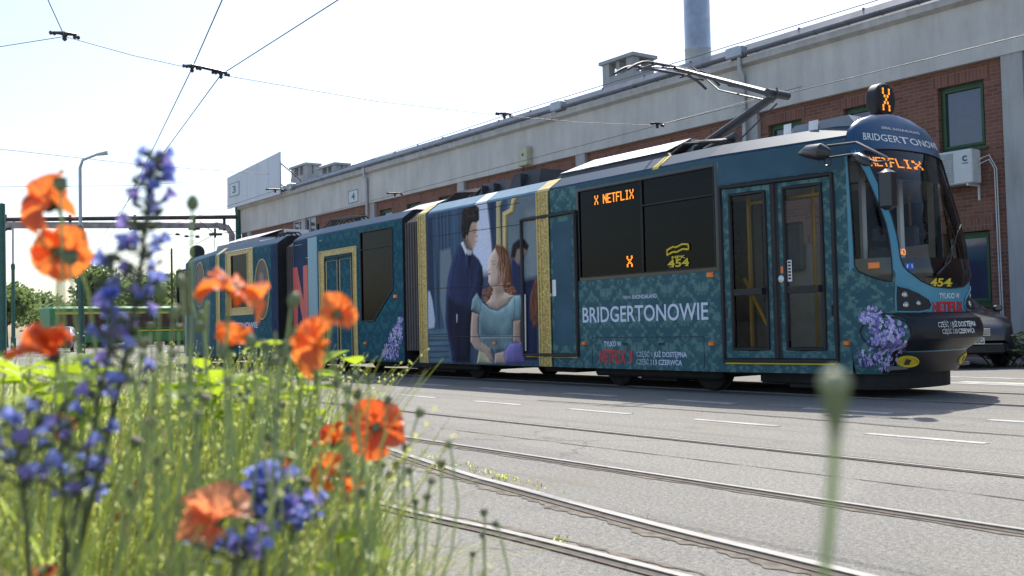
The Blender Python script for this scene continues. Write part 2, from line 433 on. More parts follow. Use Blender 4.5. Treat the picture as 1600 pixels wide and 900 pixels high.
# ------------------------------------------------------------------ patches that follow a surface
def inside(p, poly):
    x, y = p; c = False; n = len(poly); j = n-1
    for i in range(n):
        xi, yi = poly[i]; xj, yj = poly[j]
        if (yi > y) != (yj > y) and x < (xj-xi)*(y-yi)/(yj-yi)+xi: c = not c
        j = i
    return c
def densify(poly, step):
    out = []
    for i, a in enumerate(poly):
        b = poly[(i+1) % len(poly)]; d = math.hypot(b[0]-a[0], b[1]-a[1]); n = max(1, int(math.ceil(d/step)))
        for k in range(n): out.append((a[0]+(b[0]-a[0])*k/n, a[1]+(b[1]-a[1])*k/n))
    return out
KINKS = (-27.4, -20.64, -8.95)
def cut_at(loops, k):
    """adds the points where the loops cross x = k and returns the spans between them"""
    out = []; zs = []
    for l in loops:
        n = []
        for i, a in enumerate(l):
            b = l[(i+1) % len(l)]; n.append(a)
            if (a[0]-k)*(b[0]-k) < -1e-9:
                t = (k-a[0])/(b[0]-a[0]); p = (k, a[1]+(b[1]-a[1])*t); n.append(p); zs.append(p[1])
        out.append(n)
    zs.sort()
    return out, [((k, zs[i]), (k, zs[i+1])) for i in range(0, len(zs)-1, 2)]
def patch(mb, poly, S, off=0.0, step=None, holes=(), mi=0):
    loops = [poly]+list(holes); spans = []
    if S in FLANK:
        for k in KINKS: loops, sp = cut_at(loops, k); spans += sp
    if step: loops = [densify(l, step) for l in loops]
    vs = []; ed = []
    for l in loops:
        o = len(vs); vs += [Vector(p) for p in l]; ed += [(o+i, o+(i+1) % len(l)) for i in range(len(l))]
    for a, b in spans: vs += [Vector(a), Vector(b)]; ed.append((len(vs)-2, len(vs)-1))
    if step:
        xs = [p[0] for p in poly]; ys = [p[1] for p in poly]
        x = min(xs)+step*.5
        while x < max(xs):
            y = min(ys)+step*.5
            while y < max(ys):
                if inside((x, y), poly) and not any(inside((x, y), h) for h in holes): vs.append(Vector((x+1e-4*math.sin(y*91), y+1e-4*math.sin(x*77))))
                y += step
            x += step
    r = delaunay_2d_cdt(vs, ed, [], 0, 1e-5)
    ov, of = r[0], r[2]
    fs = []
    for f in of:
        c = (sum(ov[i][0] for i in f)/len(f), sum(ov[i][1] for i in f)/len(f))
        if inside(c, poly) and not any(inside(c, h) for h in holes): fs.append(f)
    mb.add([S(p[0], p[1], off) for p in ov], fs, mi)
FLANK = []
def rect(x0, z0, x1, z1): return [(x0, z0), (x1, z0), (x1, z1), (x0, z1)]
def text_pts(body, bold=0.0):
    c = bpy.data.curves.new('tmp', 'FONT'); c.body = body; c.resolution_u = 3; c.offset = bold
    o = bpy.data.objects.new('tmp', c); COL.objects.link(o)
    dg = bpy.context.evaluated_depsgraph_get(); dg.update()
    me = bpy.data.meshes.new_from_object(o.evaluated_get(dg))
    vs = [(v.co.x, v.co.y) for v in me.vertices]; fs = [tuple(p.vertices) for p in me.polygons]
    bpy.data.objects.remove(o); bpy.data.curves.remove(c); bpy.data.meshes.remove(me)
    return vs, fs
def text(mb, body, S, x0, z0, x1, z1, off, bold=0.012, mi=0, cap=None):
    """letters stretched to fill x0..x1 (left..right) with the capitals from z0 to z1"""
    vs, fs = text_pts(body, bold)
    lo = min(v[0] for v in vs); hi = max(v[0] for v in vs); H = cap or .69
    mb.add([S(x0+(v[0]-lo)/(hi-lo)*(x1-x0), z0+v[1]/H*(z1-z0), off) for v in vs], fs, mi)
LED = {'X': ['10001','10001','01010','00100','01010','10001','10001'], 'N': ['10001','11001','11101','10111','10011','10001','10001'],
       'E': ['11111','10000','10000','11110','10000','10000','11111'], 'T': ['11111','00100','00100','00100','00100','00100','00100'],
       'F': ['11111','10000','10000','11110','10000','10000','10000'], 'L': ['10000','10000','10000','10000','10000','10000','11111'],
       'I': ['01110','00100','00100','00100','00100','00100','01110'], ' ': ['00000']*7,
       '5': ['11111','10000','11110','00001','00001','10001','01110'], '0': ['01110','10001','10001','10001','10001','10001','01110']}
def led(mb, body, S, x0, z0, x1, z1, off, mi=0, bold=1.35):
    nc = len(body)*6-1; dx = (x1-x0)/nc; dz = (z1-z0)/7
    for k, ch in enumerate(body):
        for r_ in range(7):
            for c_ in range(5):
                if LED[ch][r_][c_] == '1':
                    a = x0+(k*6+c_)*dx; b = z1-(r_+1)*dz
                    q = [(a, b+dz*.08), (a+dx*bold, b+dz*.08), (a+dx*bold, b+dz*.92), (a, b+dz*.92)]
                    mb.add([S(u, v, off+.0002*(c_ % 2)) for u, v in q], [(0, 1, 2, 3)], mi)

# ================================================================== THE GROUND
g = MB(); g.add([(-600,-600,0),(600,-600,0),(600,600,0),(-600,600,0)], [(0,1,2,3)])
tag(g.build('ground', M['asphalt']), kind='structure')
def pathpts(pts, n=10):
    out = []; P = [Vector((*p, 0)) for p in pts]
    for i in range(len(P)-1):
        a = P[max(i-1, 0)]; b = P[i]; c = P[i+1]; d = P[min(i+2, len(P)-1)]
        for k in range(n):
            t = k/n; out.append(.5*((2*b)+(c-a)*t+(2*a-5*b+4*c-d)*t*t+(3*b-a-3*c+d)*t**3))
    out.append(P[-1]); return out
def ribbon(mb, pts, o0, o1, z0, z1=None, mi=0, jit=0):
    """strip between two sideways offsets of a path; a box when z1 is given"""
    rows = []
    for i, p in enumerate(pts):
        t = (pts[min(i+1, len(pts)-1)]-pts[max(i-1, 0)]).normalized(); nrm = Vector((-t.y, t.x, 0))
        q_ = p.x*7+p.y*3; j0 = 0; j1 = jit*(math.sin(q_*1.3)+.6*math.sin(q_*3.7+1)+.4*math.sin(q_*9.1+2))*.6
        a = p+nrm*(o0+j0); b = p+nrm*(o1+j1)
        if z1 is None: rows.append([(a.x, a.y, z0), (b.x, b.y, z0)])
        else: rows.append([(a.x, a.y, z0), (a.x, a.y, z1), (b.x, b.y, z1), (b.x, b.y, z0)])
    mb.grid(rows, mi)
def rail(pts, label, side=1, hw=.017, grp=None):
    """grooved tram rail let into the asphalt: polished head, dark groove, thin guard lip"""
    P = pathpts(pts, 14)
    b = MB(); ribbon(b, P, -hw, hw, -.08, .012)
    o = b.build('tram_rail', M['railhead'])
    tag(o, label, 'rail', grp)
    b = MB(); ribbon(b, P, side*(hw+.002), side*(hw+.043), .004); gr = b.build('groove', M['groove'], o)
    b = MB(); ribbon(b, P, side*(hw+.045), side*(hw+.057), -.05, .007); b.build('guard_lip', M['railrust'], o)
    b = MB(); ribbon(b, P, -side*(hw+.003), -side*(hw+.02), -.05, .007); b.build('rail_edge', M['railrust'], o)
    return o
rail([(30,4.25),(4,4.26),(-6,4.3),(-18,4.34),(-30,5.4),(-48,8.5)], 'thin rail between the wide silvery curved rail and the rail nearest the dashes', 1)
rail([(30,5.72),(4,5.7),(-5,5.7),(-18,5.74),(-30,6.9),(-48,10)], 'straight embedded rail nearest the white dashes and the tram', -1)
Bp = [(6,2.45),(0,2.92),(-2.3,3.13),(-3.32,3.215),(-4.75,3.4),(-5.43,3.5),(-7.25,3.88),(-9.6,4.52),(-13,5.8)]
rail(Bp, 'wide silvery curved rail with weeds growing along it', 1, .026)
a1 = PZ(1050,899); a2 = PZ(800,836); a3 = PZ(600,790)
Ap = [(6,2.3),(0,2.62),(a1.x,a1.y),(a2.x,a2.y),(a3.x,a3.y),(-6.2,2.74),(-9,3.4)]
rail(Ap, 'pinkish worn rail in front of the silvery curved one', 1, .02)
e1 = PZ(615,899); e2 = PZ(558,868)
Ep = [(6,.9),(0,e1.y*.6+.3),(e1.x,e1.y),(e2.x,e2.y)]
rail(Ep, 'short stretch of rail seen at the edge of the flower bed', 1, .026)
for y, s, l in ((10.13, 1, 'rail under the near wheels of the tram'), (11.6, -1, 'rail under the far wheels of the tram')):
    rail([(40,y),(0,y),(-30,y),(-60,y)], l, s)
d = MB()
ribbon(d, pathpts(Bp, 90), .09, .14, .0035, jit=.035)
ribbon(d, pathpts(Ap, 80), -.10, -.07, .0033, jit=.02)
ribbon(d, pathpts([(2,4.26),(-6,4.3),(-14,4.33)], 90), .08, .11, .0034, jit=.02)
tag(d.build('grit_strip', M['dirt']), kind='structure')
d = MB(); ribbon(d, pathpts([(6,7.72),(-2,7.7),(-4,7.62),(-7,7.72),(-10,7.6)], 40), -.025, .03, .0032, jit=.025); ribbon(d, pathpts([(-3.4,7.7),(-3.5,8.2),(-3.3,8.5)], 10), -.02, .02, .003, jit=.02)
ribbon(d, pathpts([(3,4.95),(-3,5.0),(-8,4.93)], 60), -.006, .008, .0031, jit=.012)
tag(d.build('tar_seam', mat('old_tar', (.06, .058, .055), .85, var=.4, scale=9)), kind='structure')
mk = MB()
for k in range(-22, 4):
    x = -8.80+k*1.97
    mk.box((x, 8.56, -.01), (x+1.0, 8.68, .0045))
    x = -8.70+k*1.87
    mk.box((x, 6.97, -.01), (x+.98, 7.06, .0045))
for k in range(6):
    mk.box((-7.9+k*.9+.2*k, 13.2-.18*k, -.01), (-5.2+k*.9, 13.5-.18*k, .0045)) if k in (0,) else None
mk.box((-9.5, 12.95, -.01), (2, 13.15, .004)); mk.box((-9.5, 14.3, -.01), (2, 14.45, .004))
tag(mk.build('road_markings', M['paint']), kind='structure')

# ================================================================== DEPOT BUILDING
BY = 21.6
bd = thing('depot_building', (-28, BY, 0), 'long brick tram depot with a pale rendered band under its gutter', 'building')
XL, XR = -56.0, 8.0
def SB(y):
    return lambda x, z, off=0: (x, y-off, z)
winX = []
for bay in range(0, 9):
    xr = -11.65-7.22*bay+7.22
    for c in (-5.78, -3.4, -.86):
        x = xr+c
        if x-.6 > XL+1 and x+.6 < XR-1: winX.append((x-.58, x+.52))
holes = []; wins = []
for (x0, x1) in winX:
    for z0, z1 in ((4.62, 6.12), (1.15, 2.78)):
        holes.append(rect(x0, z0, x1, z1)); wins.append((x0, z0, x1, z1))
b = MB(); patch(b, rect(XL+.03, 0, XR, 6.5), SB(BY), 0, None, holes)
for x0, z0, x1, z1 in wins:                                        # brick reveals
    y0, y1 = BY, BY+.22
    b.add([(x0,y0,z0),(x0,y1,z0),(x0,y1,z1),(x0,y0,z1)], [(0,1,2,3)]); b.add([(x1,y0,z0),(x1,y1,z0),(x1,y1,z1),(x1,y0,z1)], [(3,2,1,0)])
    b.add([(x0,y0,z1),(x0,y1,z1),(x1,y1,z1),(x1,y0,z1)], [(0,1,2,3)])
b.add([(XL+.03,BY,0),(XL+.03,BY+22,0),(XL+.03,BY+22,6.5),(XL+.03,BY,6.5)], [(0,1,2,3)])
b.add([(XR,BY,0),(XR,BY+22,0),(XR,BY+22,6.5),(XR,BY,6.5)], [(3,2,1,0)])
b.add([(XL,BY+22,0),(XR,BY+22,0),(XR,BY+22,8),(XL,BY+22,8)], [(0,1,2,3)])
b.build('brick_wall', M['brick'], bd)
def soldier_mat():
    m = M['brick'].copy(); m.name = 'soldier_course_brick'; t = m.node_tree
    for n in t.nodes:
        if n.type == 'TEX_BRICK': n.inputs['Brick Width'].default_value = .085; n.inputs['Row Height'].default_value = .29; n.offset = 0
    return m
M['soldier'] = soldier_mat()
b = MB(); b.box((XL, BY-.16, 6.5), (XR, BY+.3, 7.86)); b.box((XL, BY+.3, 6.5), (XL+.3, BY+22, 7.86))
b.build('rendered_band', M['fascia'], bd)
b = MB(); b.box((XL-.05, BY-.34, 7.862), (XR, BY+.3, 8.02)); b.add([(XL-.05,BY-.162,7.80),(XR,BY-.162,7.80),(XR,BY-.33,7.861),(XL-.05,BY-.33,7.861)], [(0,1,2,3)])
b.build('cornice', M['lip'], bd)
for k in range(0, 8):
    x = -11.52-7.22*k+7.22*1
    if x < XL: continue
    b = MB(); b.box((x, BY-.13, 0), (x+.47, BY+.1, 6.498)); b.build('pilaster', M['pilaster'], bd)
for (x0, z0, x1, z1) in wins:
    b = MB(); y = BY+.12; t = .07
    b.box((x0+.01,y,z0+.01),(x0+t,y+.07,z1-.01)); b.box((x1-t,y,z0+.01),(x1-.01,y+.07,z1-.01))
    b.box((x0+t+.002,y,z1-t-.01),(x1-t-.002,y+.07,z1-.01)); b.box((x0+t+.002,y,z0+.01),(x1-t-.002,y+.07,z0+t+.01))
    b.box((x0+t,y-.03,z0+t+.01),(x0+t+.06,y+.03,z1-t-.012)); b.box((x1-t-.06,y-.03,z0+t+.01),(x1-t,y+.03,z1-t-.012))
    b.box((x0+t+.06,y-.03,z1-t-.07),(x1-t-.06,y+.03,z1-t-.012)); b.box((x0+t+.06,y-.03,z0+t+.012),(x1-t-.06,y+.03,z0+t+.07))
    wn = b.build('window', M['greenframe'], bd)
    b = MB(); b.box((x0+.08,y+.03,z0+.08),(x1-.08,y+.04,z1-.08)); b.build('pane', M['winpane'], wn)
    b = MB(); b.box((x0-.12, BY-.012, z1+.004), (x1+.12, BY+.05, z1+.29)); b.build('brick_lintel', M['soldier'], wn)
    b = MB(); b.box((x0-.06,BY-.06,z0-.05),(x1+.06,BY+.11,z0-.002)); b.build('sill', M['greenframe'], wn)
# a wide factory window near the far end
b = MB()
for i in range(5): b.box((-48.7+i*.63, BY-.05, 5.0), (-48.62+i*.63, BY+.05, 6.42))
b.box((-48.7, BY-.055, 6.42), (-46.1, BY+.05, 6.49)); fw = b.build('window', M['zincl'], bd)
b = MB(); b.box((-48.65, BY-.02, 5.0), (-46.15, BY-.005, 6.42)); b.build('pane', M['winpane'], fw)
# gutter, flashing, roof
b = MB(); yg = BY-.36; r = .1
rows = []
for x in (XL-.1, XR): rows.append([(x, yg+r*math.cos(a), 8.16+r*math.sin(a)) for a in [PI+PI*i/10 for i in range(11)]])
b.grid(rows)
rows = [[(x, yg+(r-.008)*math.cos(a), 8.16+(r-.008)*math.sin(a)) for a in [PI+PI*i/10 for i in range(11)]] for x in (XL-.1, XR)]
b.grid(rows)
for i in range(70):
    x = XL+i*.95; b.tube([(x, yg+(r+.006)*math.cos(a), 8.16+(r+.006)*math.sin(a)) for a in [PI+PI*j/8 for j in range(9)]], .008, 5)
b.build('gutter', M['zinc'], bd)
b = MB(); b.add([(XL-.08,BY-.25,8.025),(XR,BY-.25,8.025),(XR,BY+.1,8.5),(XL-.08,BY+.1,8.5)], [(0,1,2,3)])
b.add([(XL-.08,BY+.1,8.5),(XR,BY+.1,8.5),(XR,BY+11,9.6),(XL-.08,BY+11,9.6)], [(0,1,2,3)])
b.add([(XL-.08,BY+11,9.6),(XR,BY+11,9.6),(XR,BY+22,8.3),(XL-.08,BY+22,8.3)], [(0,1,2,3)])
for i in range(33): b.box((XL+i*1.95, BY+.08, 8.49), (XL+i*1.95+.04, BY+.16, 8.53))
rf = b.build('roof', M['zinc'], bd)
def chimney(x0, x1, y0, y1, zb, zt, label=None):
    b = MB(); h = zt-zb; zw = zt-.62
    b.box((x0, y0, zb), (x1, y1, zw))
    t = (x1-x0)*.22
    for xa in (x0, x1-t):
        for ya in (y0, y1-t*.8): b.box((xa, ya, zw), (xa+t, ya+t*.8, zt-.12))
    xm = (x0+x1)/2; b.box((xm-.08, y0+.02, zw), (xm+.08, y1-.02, zt-.12))
    b.box((x0-.1, y0-.1, zt-.12), (x1+.1, y1+.1, zt))
    return b.build('chimney', M['pilaster'], rf)
Yc = BY+3.0
p0 = PY(941,100,Yc); p1 = PY(1000,100,Yc); chimney(p0.x, p1.x-.35, Yc, Yc+1.0, 8.4, p0.z+.05)
p0 = PY(455,262,Yc); p1 = PY(487,262,Yc); chimney(p0.x, p1.x-.7, Yc, Yc+.8, 8.3, p0.z)
p0 = PY(498,262,Yc); p1 = PY(533,262,Yc); chimney(p0.x, p1.x-.7, Yc, Yc+.8, 8.3, p0.z)
p0 = PY(430,258,Yc+.3); p1 = PY(500,258,Yc+.3)
b = MB(); b.box((p0.x,Yc+1.3,8.4),(p1.x-1.2,Yc+2.4,p0.z-.75)); b.build('roof_upstand', M['pilaster'], rf)
p0 = PY(1074,86,Yc); p1 = PY(1108,86,Yc); rr = (p1-p0).length/2*.86; c = (p0+p1)/2
b = MB(); b.lathe((c.x, Yc, 8.2), (0,0,1), [(0,rr*2.2),(.55,rr*1.9),(.62,rr*1.5),(.7,rr*1.05),(.74,rr*1.18),(.84,rr*1.18),(.86,rr),(1.6,rr),(1.62,rr*1.03),(1.66,rr*1.03),(1.68,rr),(7.5,rr)], 28)
b.build('chimney_stack', M['zincl'], rf, True)
for px, yy in ((1150, 88), (872, 180), (455, 300)):
    q = PY(px, yy, BY-.36)
    b = MB(); b.bbox((q.x-.28, BY-.5, 8.05), (q.x+.28, BY-.2, 8.36), .03); b.build('rainwater_hopper', M['zincl'], bd)
for x in (-18.62, -40.4, XL+.12):
    b = MB(); b.tube([(x, BY-.36, 8.1), (x, BY-.36, 7.75), (x, BY-.24, 7.55), (x, BY-.24, .1)], .065, 12); 
    for z in (1, 3, 5, 7): b.cyl((x, BY-.24, z), (x, BY-.24, z+.05), .08, 12)
    b.build('downpipe', M['zincl'], bd, True)
# number plates, box, air conditioner, hoarding: things hung on the building
def number_plate(px0, py0, px1, py1, y, digit, label):
    a = PY(px0, py0, y); c = PY(px1, py1, y); x0, x1 = a.x, c.x; z1, z0 = max(a.z, c.z), min(a.z, c.z)
    t = MB(); t.box((x0, y-.02, z0), (x1, y, z1)); o = t.build('number_plate', M['boardwhite']); tag(o, label, 'sign')
    t = MB()
    for q in (((x0,z0),(x1,z0+.03)), ((x0,z1-.03),(x1,z1)), ((x0,z0+.032),(x0+.03,z1-.032)), ((x1-.03,z0+.032),(x1,z1-.032))):
        t.box((q[0][0], y-.026, q[0][1]), (q[1][0], y-.021, q[1][1]))
    t.build('border', M['digit'], o)
    t = MB(); w_ = x1-x0; h = z1-z0
    text(t, digit, SB(y-.023), x0+w_*.32, z0+h*.25, x0+w_*.68, z0+h*.75, 0.002, .03); t.build('digit', M['digit'], o)
number_plate(545, 299, 560, 315, BY-.165, '4', 'small square number 4 plate on the rendered band above the tram')
hb = thing('hoarding', (-54, BY-.6, 8), 'large blank pale board standing on the far end of the roof edge', 'hoarding')
yb = BY-.72
q = [PY(355,278,yb), PY(437,237,yb), PY(437,303,yb), PY(355,327,yb)]
b = MB(); b.add([(p.x, yb, p.z) for p in q]+[(p.x, yb+.06, p.z) for p in q], [(0,1,2,3),(7,6,5,4),(0,4,5,1),(1,5,6,2),(2,6,7,3),(3,7,4,0)]); b.build('board', M['boardwhite'], hb)
b = MB()
for i in range(1, 5):
    f = i/5; x = q[0].x+(q[1].x-q[0].x)*f; zt = q[0].z+(q[1].z-q[0].z)*f; b.box((x-.008, yb-.004, q[3].z+.05), (x+.008, yb-.001, zt-.03))
b.build('board_seam', M['acgrille'], hb)
b = MB()
for i in range(4):
    x = q[3].x+.4+i*(q[2].x-q[3].x-.5)/3; b.tube([(x, yb+.1, 7.9), (x, yb+.1, 9.6)], .04, 6); b.tube([(x, yb+.1, 9.5), (x+.3, yb+1.4, 8.4)], .03, 6)
b.box((q[3].x, yb+.065, 8.1), (q[2].x, yb+.14, 8.2)); b.build('support_frame', M['darksteel'], hb)
number_plate(359, 288, 374, 304, yb-.008, '3', 'small square number 3 plate on the lower corner of the big blank board')
a = PY(812,232,BY-.3); c = PY(830,257,BY-.3)
jb = thing('junction_box', (a.x, BY-.16, c.z), 'cream metal box fixed to the rendered band above the tram', 'junction box')
b = MB(); b.bbox((a.x,BY-.42,c.z),(c.x-.1,BY-.162,a.z),.03); b.build('case', M['beige'], jb)
b = MB(); b.cyl(((a.x+c.x)/2,BY-.43,(a.z+c.z)/2+.05),((a.x+c.x)/2,BY-.418,(a.z+c.z)/2+.05),.05,12); b.build('lock', M['darksteel'], jb)
b = MB(); b.tube([(a.x+.1,BY-.25,c.z),(a.x+.1,BY-.25,c.z-.3),(a.x+.1,BY-.1,c.z-.4)],.025,8); b.build('conduit', M['darksteel'], jb)
ax0, ax1, az0, az1 = -13.12, -12.05, 3.80, 4.55
ac = thing('air_conditioner', (-12.6, BY, 3.8), 'white air conditioner unit bracketed under the upper window', 'air conditioner')
b = MB(); b.bbox((ax0,BY-.5,az0),(ax1,BY-.12,az1),.025); b.build('case', M['acwhite'], ac)
cx, cz = ax0+.4, (az0+az1)/2
b = MB(); b.bbox((ax0+.06,BY-.512,az0+.05),(ax0+.64,BY-.502,az1-.05),.004); gr = b.build('grille_panel', M['acgrille'], ac)
b = MB()
for i in range(16): zz = az0+.08+i*.039; b.box((ax0+.07,BY-.524,zz),(ax0+.63,BY-.513,zz+.008))
for i in range(3): b.tube([(ax0+.35+(.08+.08*i)*math.cos(k*PI/16),BY-.526,cz+(.08+.08*i)*math.sin(k*PI/16)) for k in range(32)],.005,5,closed=True)
b.build('grille_wire', M['acwhite'], gr)
b = MB(); b.tube([(ax1-.15+.05*math.cos(k*PI/10),BY-.504,az1-.2+.05*math.sin(k*PI/10)) for k in range(2,19)],.014,6)
text(b,'KAISAI',SB(BY-.503),ax1-.22,az1-.32,ax1-.08,az1-.285,.002,.01); b.build('maker_mark', M['navycoat'], ac)
b = MB()
for x in (ax0+.12, ax1-.15): b.box((x,BY-.48,az0-.05),(x+.04,BY-.001,az0-.004)); b.box((x,BY-.04,az0-.35),(x+.04,BY-.001,az0-.051))
b.build('bracket', M['acwhite'], ac)
b = MB()
for i in range(2): b.tube([(ax1-.02,BY-.3,az0+.35+.1*i),(ax1+.1,BY-.32,az0+.42+.1*i),(ax1+.2,BY-.15,az0+.5+.1*i),(ax1+.26+.05*i,BY-.06,az0+.3),(ax1+.27+.05*i,BY-.05,.5)],.013,8)
b.build('pipework', M['acwhite'], ac, True)

# ================================================================== LEFT BACKGROUND
def lamp_post(px, pyb, pyt, d, label, arm=1):
    """two-stage steel lamp post; foot on the ground below the pixel column"""
    top = PD(px, pyt, d); x, y, h = top.x, top.y, top.z
    o = thing('lamp_post', (x, y, 0), label, 'lamp post')
    b = MB(); b.lathe((x,y,0),(0,0,1),[(0,.17),(.9,.17),(.95,.13),(h*.62,.11),(h*.63,.14),(h*.66,.14),(h*.67,.09)],16); b.build('post', M['mastgreen'], o, True)
    b = MB(); e = Vector((x,y,h))+RT*arm*.75+Vector((0,0,.30))
    b.tube([(x,y,h*.66),(x,y,h-.3),Vector((x,y,h))+RT*arm*.12+Vector((0,0,.05)),e],[.075,.07,.06,.05],10); b.build('arm', M['zincl'], o, True)
    b = MB(); b.tube([e,e+RT*arm*.5+Vector((0,0,.08))],[.06,.1],8); b.build('lamp_head', M['zincl'], o)
    return o
lamp_post(125, 470, 252, 46, 'green lamp post with a grey curved arm behind the left poppies')
lamp_post(20, 470, 345, 70, 'distant slim lamp post at the far left of the yard')
# pipe bridge across the yard entrance
pb = thing('pipe_bridge', (-52, 12, 0), 'overhead grey and dark pipes on green posts crossing the yard', 'pipe bridge')
L0 = PD(-60,352,52); L1 = PD(362,352,57)
def lerp(a, b_, f): return a+(b_-a)*f
b = MB(); E_ = L1; dwn = Vector((0,0,-1)); dirp = (L1-L0).normalized()
b.tube([L0, lerp(L0,L1,.5), L1-dirp*.8, L1-dirp*.25+dwn*.1, L1+dwn*.5, Vector((L1.x,L1.y,0))], .17, 12); b.build('grey_pipe', M['pipegrey'], pb, True)
U0 = PD(-60,344,52); U1 = PD(372,339,57)
b = MB(); b.tube([U0, lerp(U0,U1,.5), U1], .11, 10); b.build('dark_pipe', M['piperust'], pb, True)
for f in (.15, .38, .62, .85, .97):
    b = MB(); p = lerp(L0, L1, f); b.box((p.x-.06,p.y-.06,p.z-.3),(p.x+.06,p.y+.06,p.z+.55)); b.tube([p+RT*.3+dwn*.2,p-RT*.3+dwn*.2],.06,6); b.build('pipe_saddle', M['darksteel'], pb)
for px, d_ in ((3, 50), (372, 58)):
    p = PD(px, 325, d_); b = MB(); b.lathe((p.x,p.y,0),(0,0,1),[(0,.2),(p.z+.2,.15),(p.z+.25,.05)],12); b.build('support_post', M['mastgreen'], pb, True)
def mast(px, pyt, d_, label, r=.07):
    p = PD(px, pyt, d_); b = MB(); b.lathe((p.x,p.y,0),(0,0,1),[(0,r*1.5),(1,r*1.4),(1.05,r),(p.z,r*.8)],10); o = b.build('mast', M['piperust'], None, True); tag(o, label, 'mast'); return o
mast(268, 388, 60, 'thin dark pole just left of the tram tail')
# far green tram
ft0 = PD(150,530,74); ft1 = PD(272,530,78)
cx, cy = (ft0.x+ft1.x)/2, (ft0.y+ft1.y)/2; ang = math.atan2(ft1.y-ft0.y, ft1.x-ft0.x); LEN = 13.0
ftr = thing('parked_tram', (0,0,0), 'green tram with a yellow stripe parked far across the yard', 'tram')
b = MB(); b.bbox((-LEN/2,-1.2,.35),(LEN/2,1.2,1.15),.08); b.bbox((-LEN/2,-1.2,1.27),(LEN/2,1.2,3.0),.15); b.build('body', M['farTram'], ftr)
b = MB(); b.box((-LEN/2+.1,-1.205,1.151),(LEN/2-.1,1.205,1.269)); b.box((-LEN/2+.3,-1.21,2.45),(LEN/2-.3,-1.2,2.6)); b.build('stripe', M['farYel'], ftr)
b = MB()
for i in range(7): b.box((-LEN/2+.5+i*1.75,-1.215,1.45),(-LEN/2+2.05+i*1.75,-1.202,2.42))
b.build('window_band', M['carglass'], ftr)
for k in (-1, 1):
    b = MB(); b.box((k*3.8-1.1,-1.1,.05),(k*3.8+1.1,1.1,.4)); b.build('bogie', M['under'], ftr)
ftr.location = (cx, cy, 0); ftr.rotation_euler = (0, 0, ang)

# trees beyond the yard
leafm = [leafmat('tree_leaves_a', (.10,.16,.06), (.15,.21,.08), (.28,.38,.12), .45, .8), leafmat('tree_leaves_b', (.12,.18,.08), (.18,.24,.11), (.32,.42,.16), .45, .8)]  # leaf greens lightened, distance haze put into the colour
def tree(px, d_, h, wd, label, seed, mi=0, trunk=.3, dens=1.0):
    r_ = random.Random(seed); base = PD(px, 520, d_); x, y = base.x, base.y
    o = thing('tree', (x, y, 0), label, 'tree', 'trees beyond the tram yard')
    b = MB(); b.tube([(x,y,0),(x+.1,y,h*.3),(x-.1,y+.1,h*.55),(x,y,h*.8)],[trunk,trunk*.7,trunk*.45,.05],8)
    cl = []
    for i in range(9):
        an = r_.uniform(0,2*PI); z0 = h*r_.uniform(.3,.6); ln = wd*r_.uniform(.5,1)
        e = Vector((x+math.cos(an)*ln, y+math.sin(an)*ln, z0+h*r_.uniform(.1,.35)))
        b.tube([(x,y,z0), lerp(Vector((x,y,z0)), e, .5)+Vector((0,0,.2)), e],[trunk*.4,trunk*.25,.03],6); cl.append((e, wd*r_.uniform(.35,.6)))
    for i in range(7): cl.append((Vector((x+r_.uniform(-.5,.5)*wd, y+r_.uniform(-.5,.5)*wd, h*r_.uniform(.6,.95))), wd*r_.uniform(.35,.55)))
    b.build('trunk', M['bark'], o, True)
    c = MB()
    for cc, rad in cl:
        for k in range(int(150*dens)):
            v = Vector((r_.gauss(0,1), r_.gauss(0,1), r_.gauss(0,.75))); v = v.normalized()*rad*r_.uniform(.35,1)**.6
            p = cc+v; s = r_.uniform(.14,.3); a_ = Vector((r_.gauss(0,1),r_.gauss(0,1),r_.gauss(0,1))).normalized(); b_ = a_.orthogonal().normalized()
            c.add([p-a_*s-b_*s*.5, p+a_*s*.2-b_*s*.6, p+a_*s, p+a_*s*.1+b_*s*.6], [(0,1,2,3)])
    c.build('crown', leafm[mi], o)
for i, a in enumerate([(8, 95, 5.6, 2.6), (45, 110, 5.0, 3.2), (160, 100, 8.0, 2.6), (205, 118, 7.4, 3.4), (235, 92, 6.2, 2.2), (262, 100, 6.9, 3.0), (112, 125, 5.0, 3.2), (80, 100, 3.8, 2.4), (185, 140, 5.5, 4.0), (305, 120, 7.0, 3.4)]):
    tree(*a, ['low bushy tree at the far left edge of the yard', 'broad low tree behind the distant slim lamp post', 'tall airy tree just right of the green lamp post', 'wide loose tree in the middle of the far tree row', 'slender tree over the far green tram', 'tree right behind the tail of the tram', 'wide low tree behind the green lamp post', 'small round tree left of the green lamp post', 'hazy farthest tree with a broad crown', 'tree hidden mostly behind the tram tail'][i], 40+i, i % 2)

# ================================================================== OVERHEAD LINE
def wire(pts, label, r=.009, name='contact_wire', grp=None):
    b = MB(); b.tube(pts, r, 6); o = b.build(name, M['wire'], None, True); return tag(o, label, 'wire', grp)
H = 5.5
h1 = PZ(300,107,H); h2 = PZ(345,117,H); h0 = PZ(101,57,H); h3 = PZ(788,181,H); h4 = PZ(1027,196,H)
def ext(a, b_, k): return a+(b_-a)*k
w1 = PZ(347,0,H); w1b = PZ(233,245,H); w2 = PZ(528,0,H); w2b = PZ(251,245,H)
wire([ext(h1,w1,6), w1, h1, w1b, ext(h1,w1b,4)], 'overhead wire crossing the sky from the top edge down behind the blue flower spike')
wire([ext(h2,w2,5), w2, h2, w2b, ext(h2,w2b,4)], 'overhead wire meeting the right end of the insulator bar')
w0 = PZ(75,0,H); wire([ext(h0,w0,4), w0, h0], 'short slack wire running up out of the top left corner', .007)
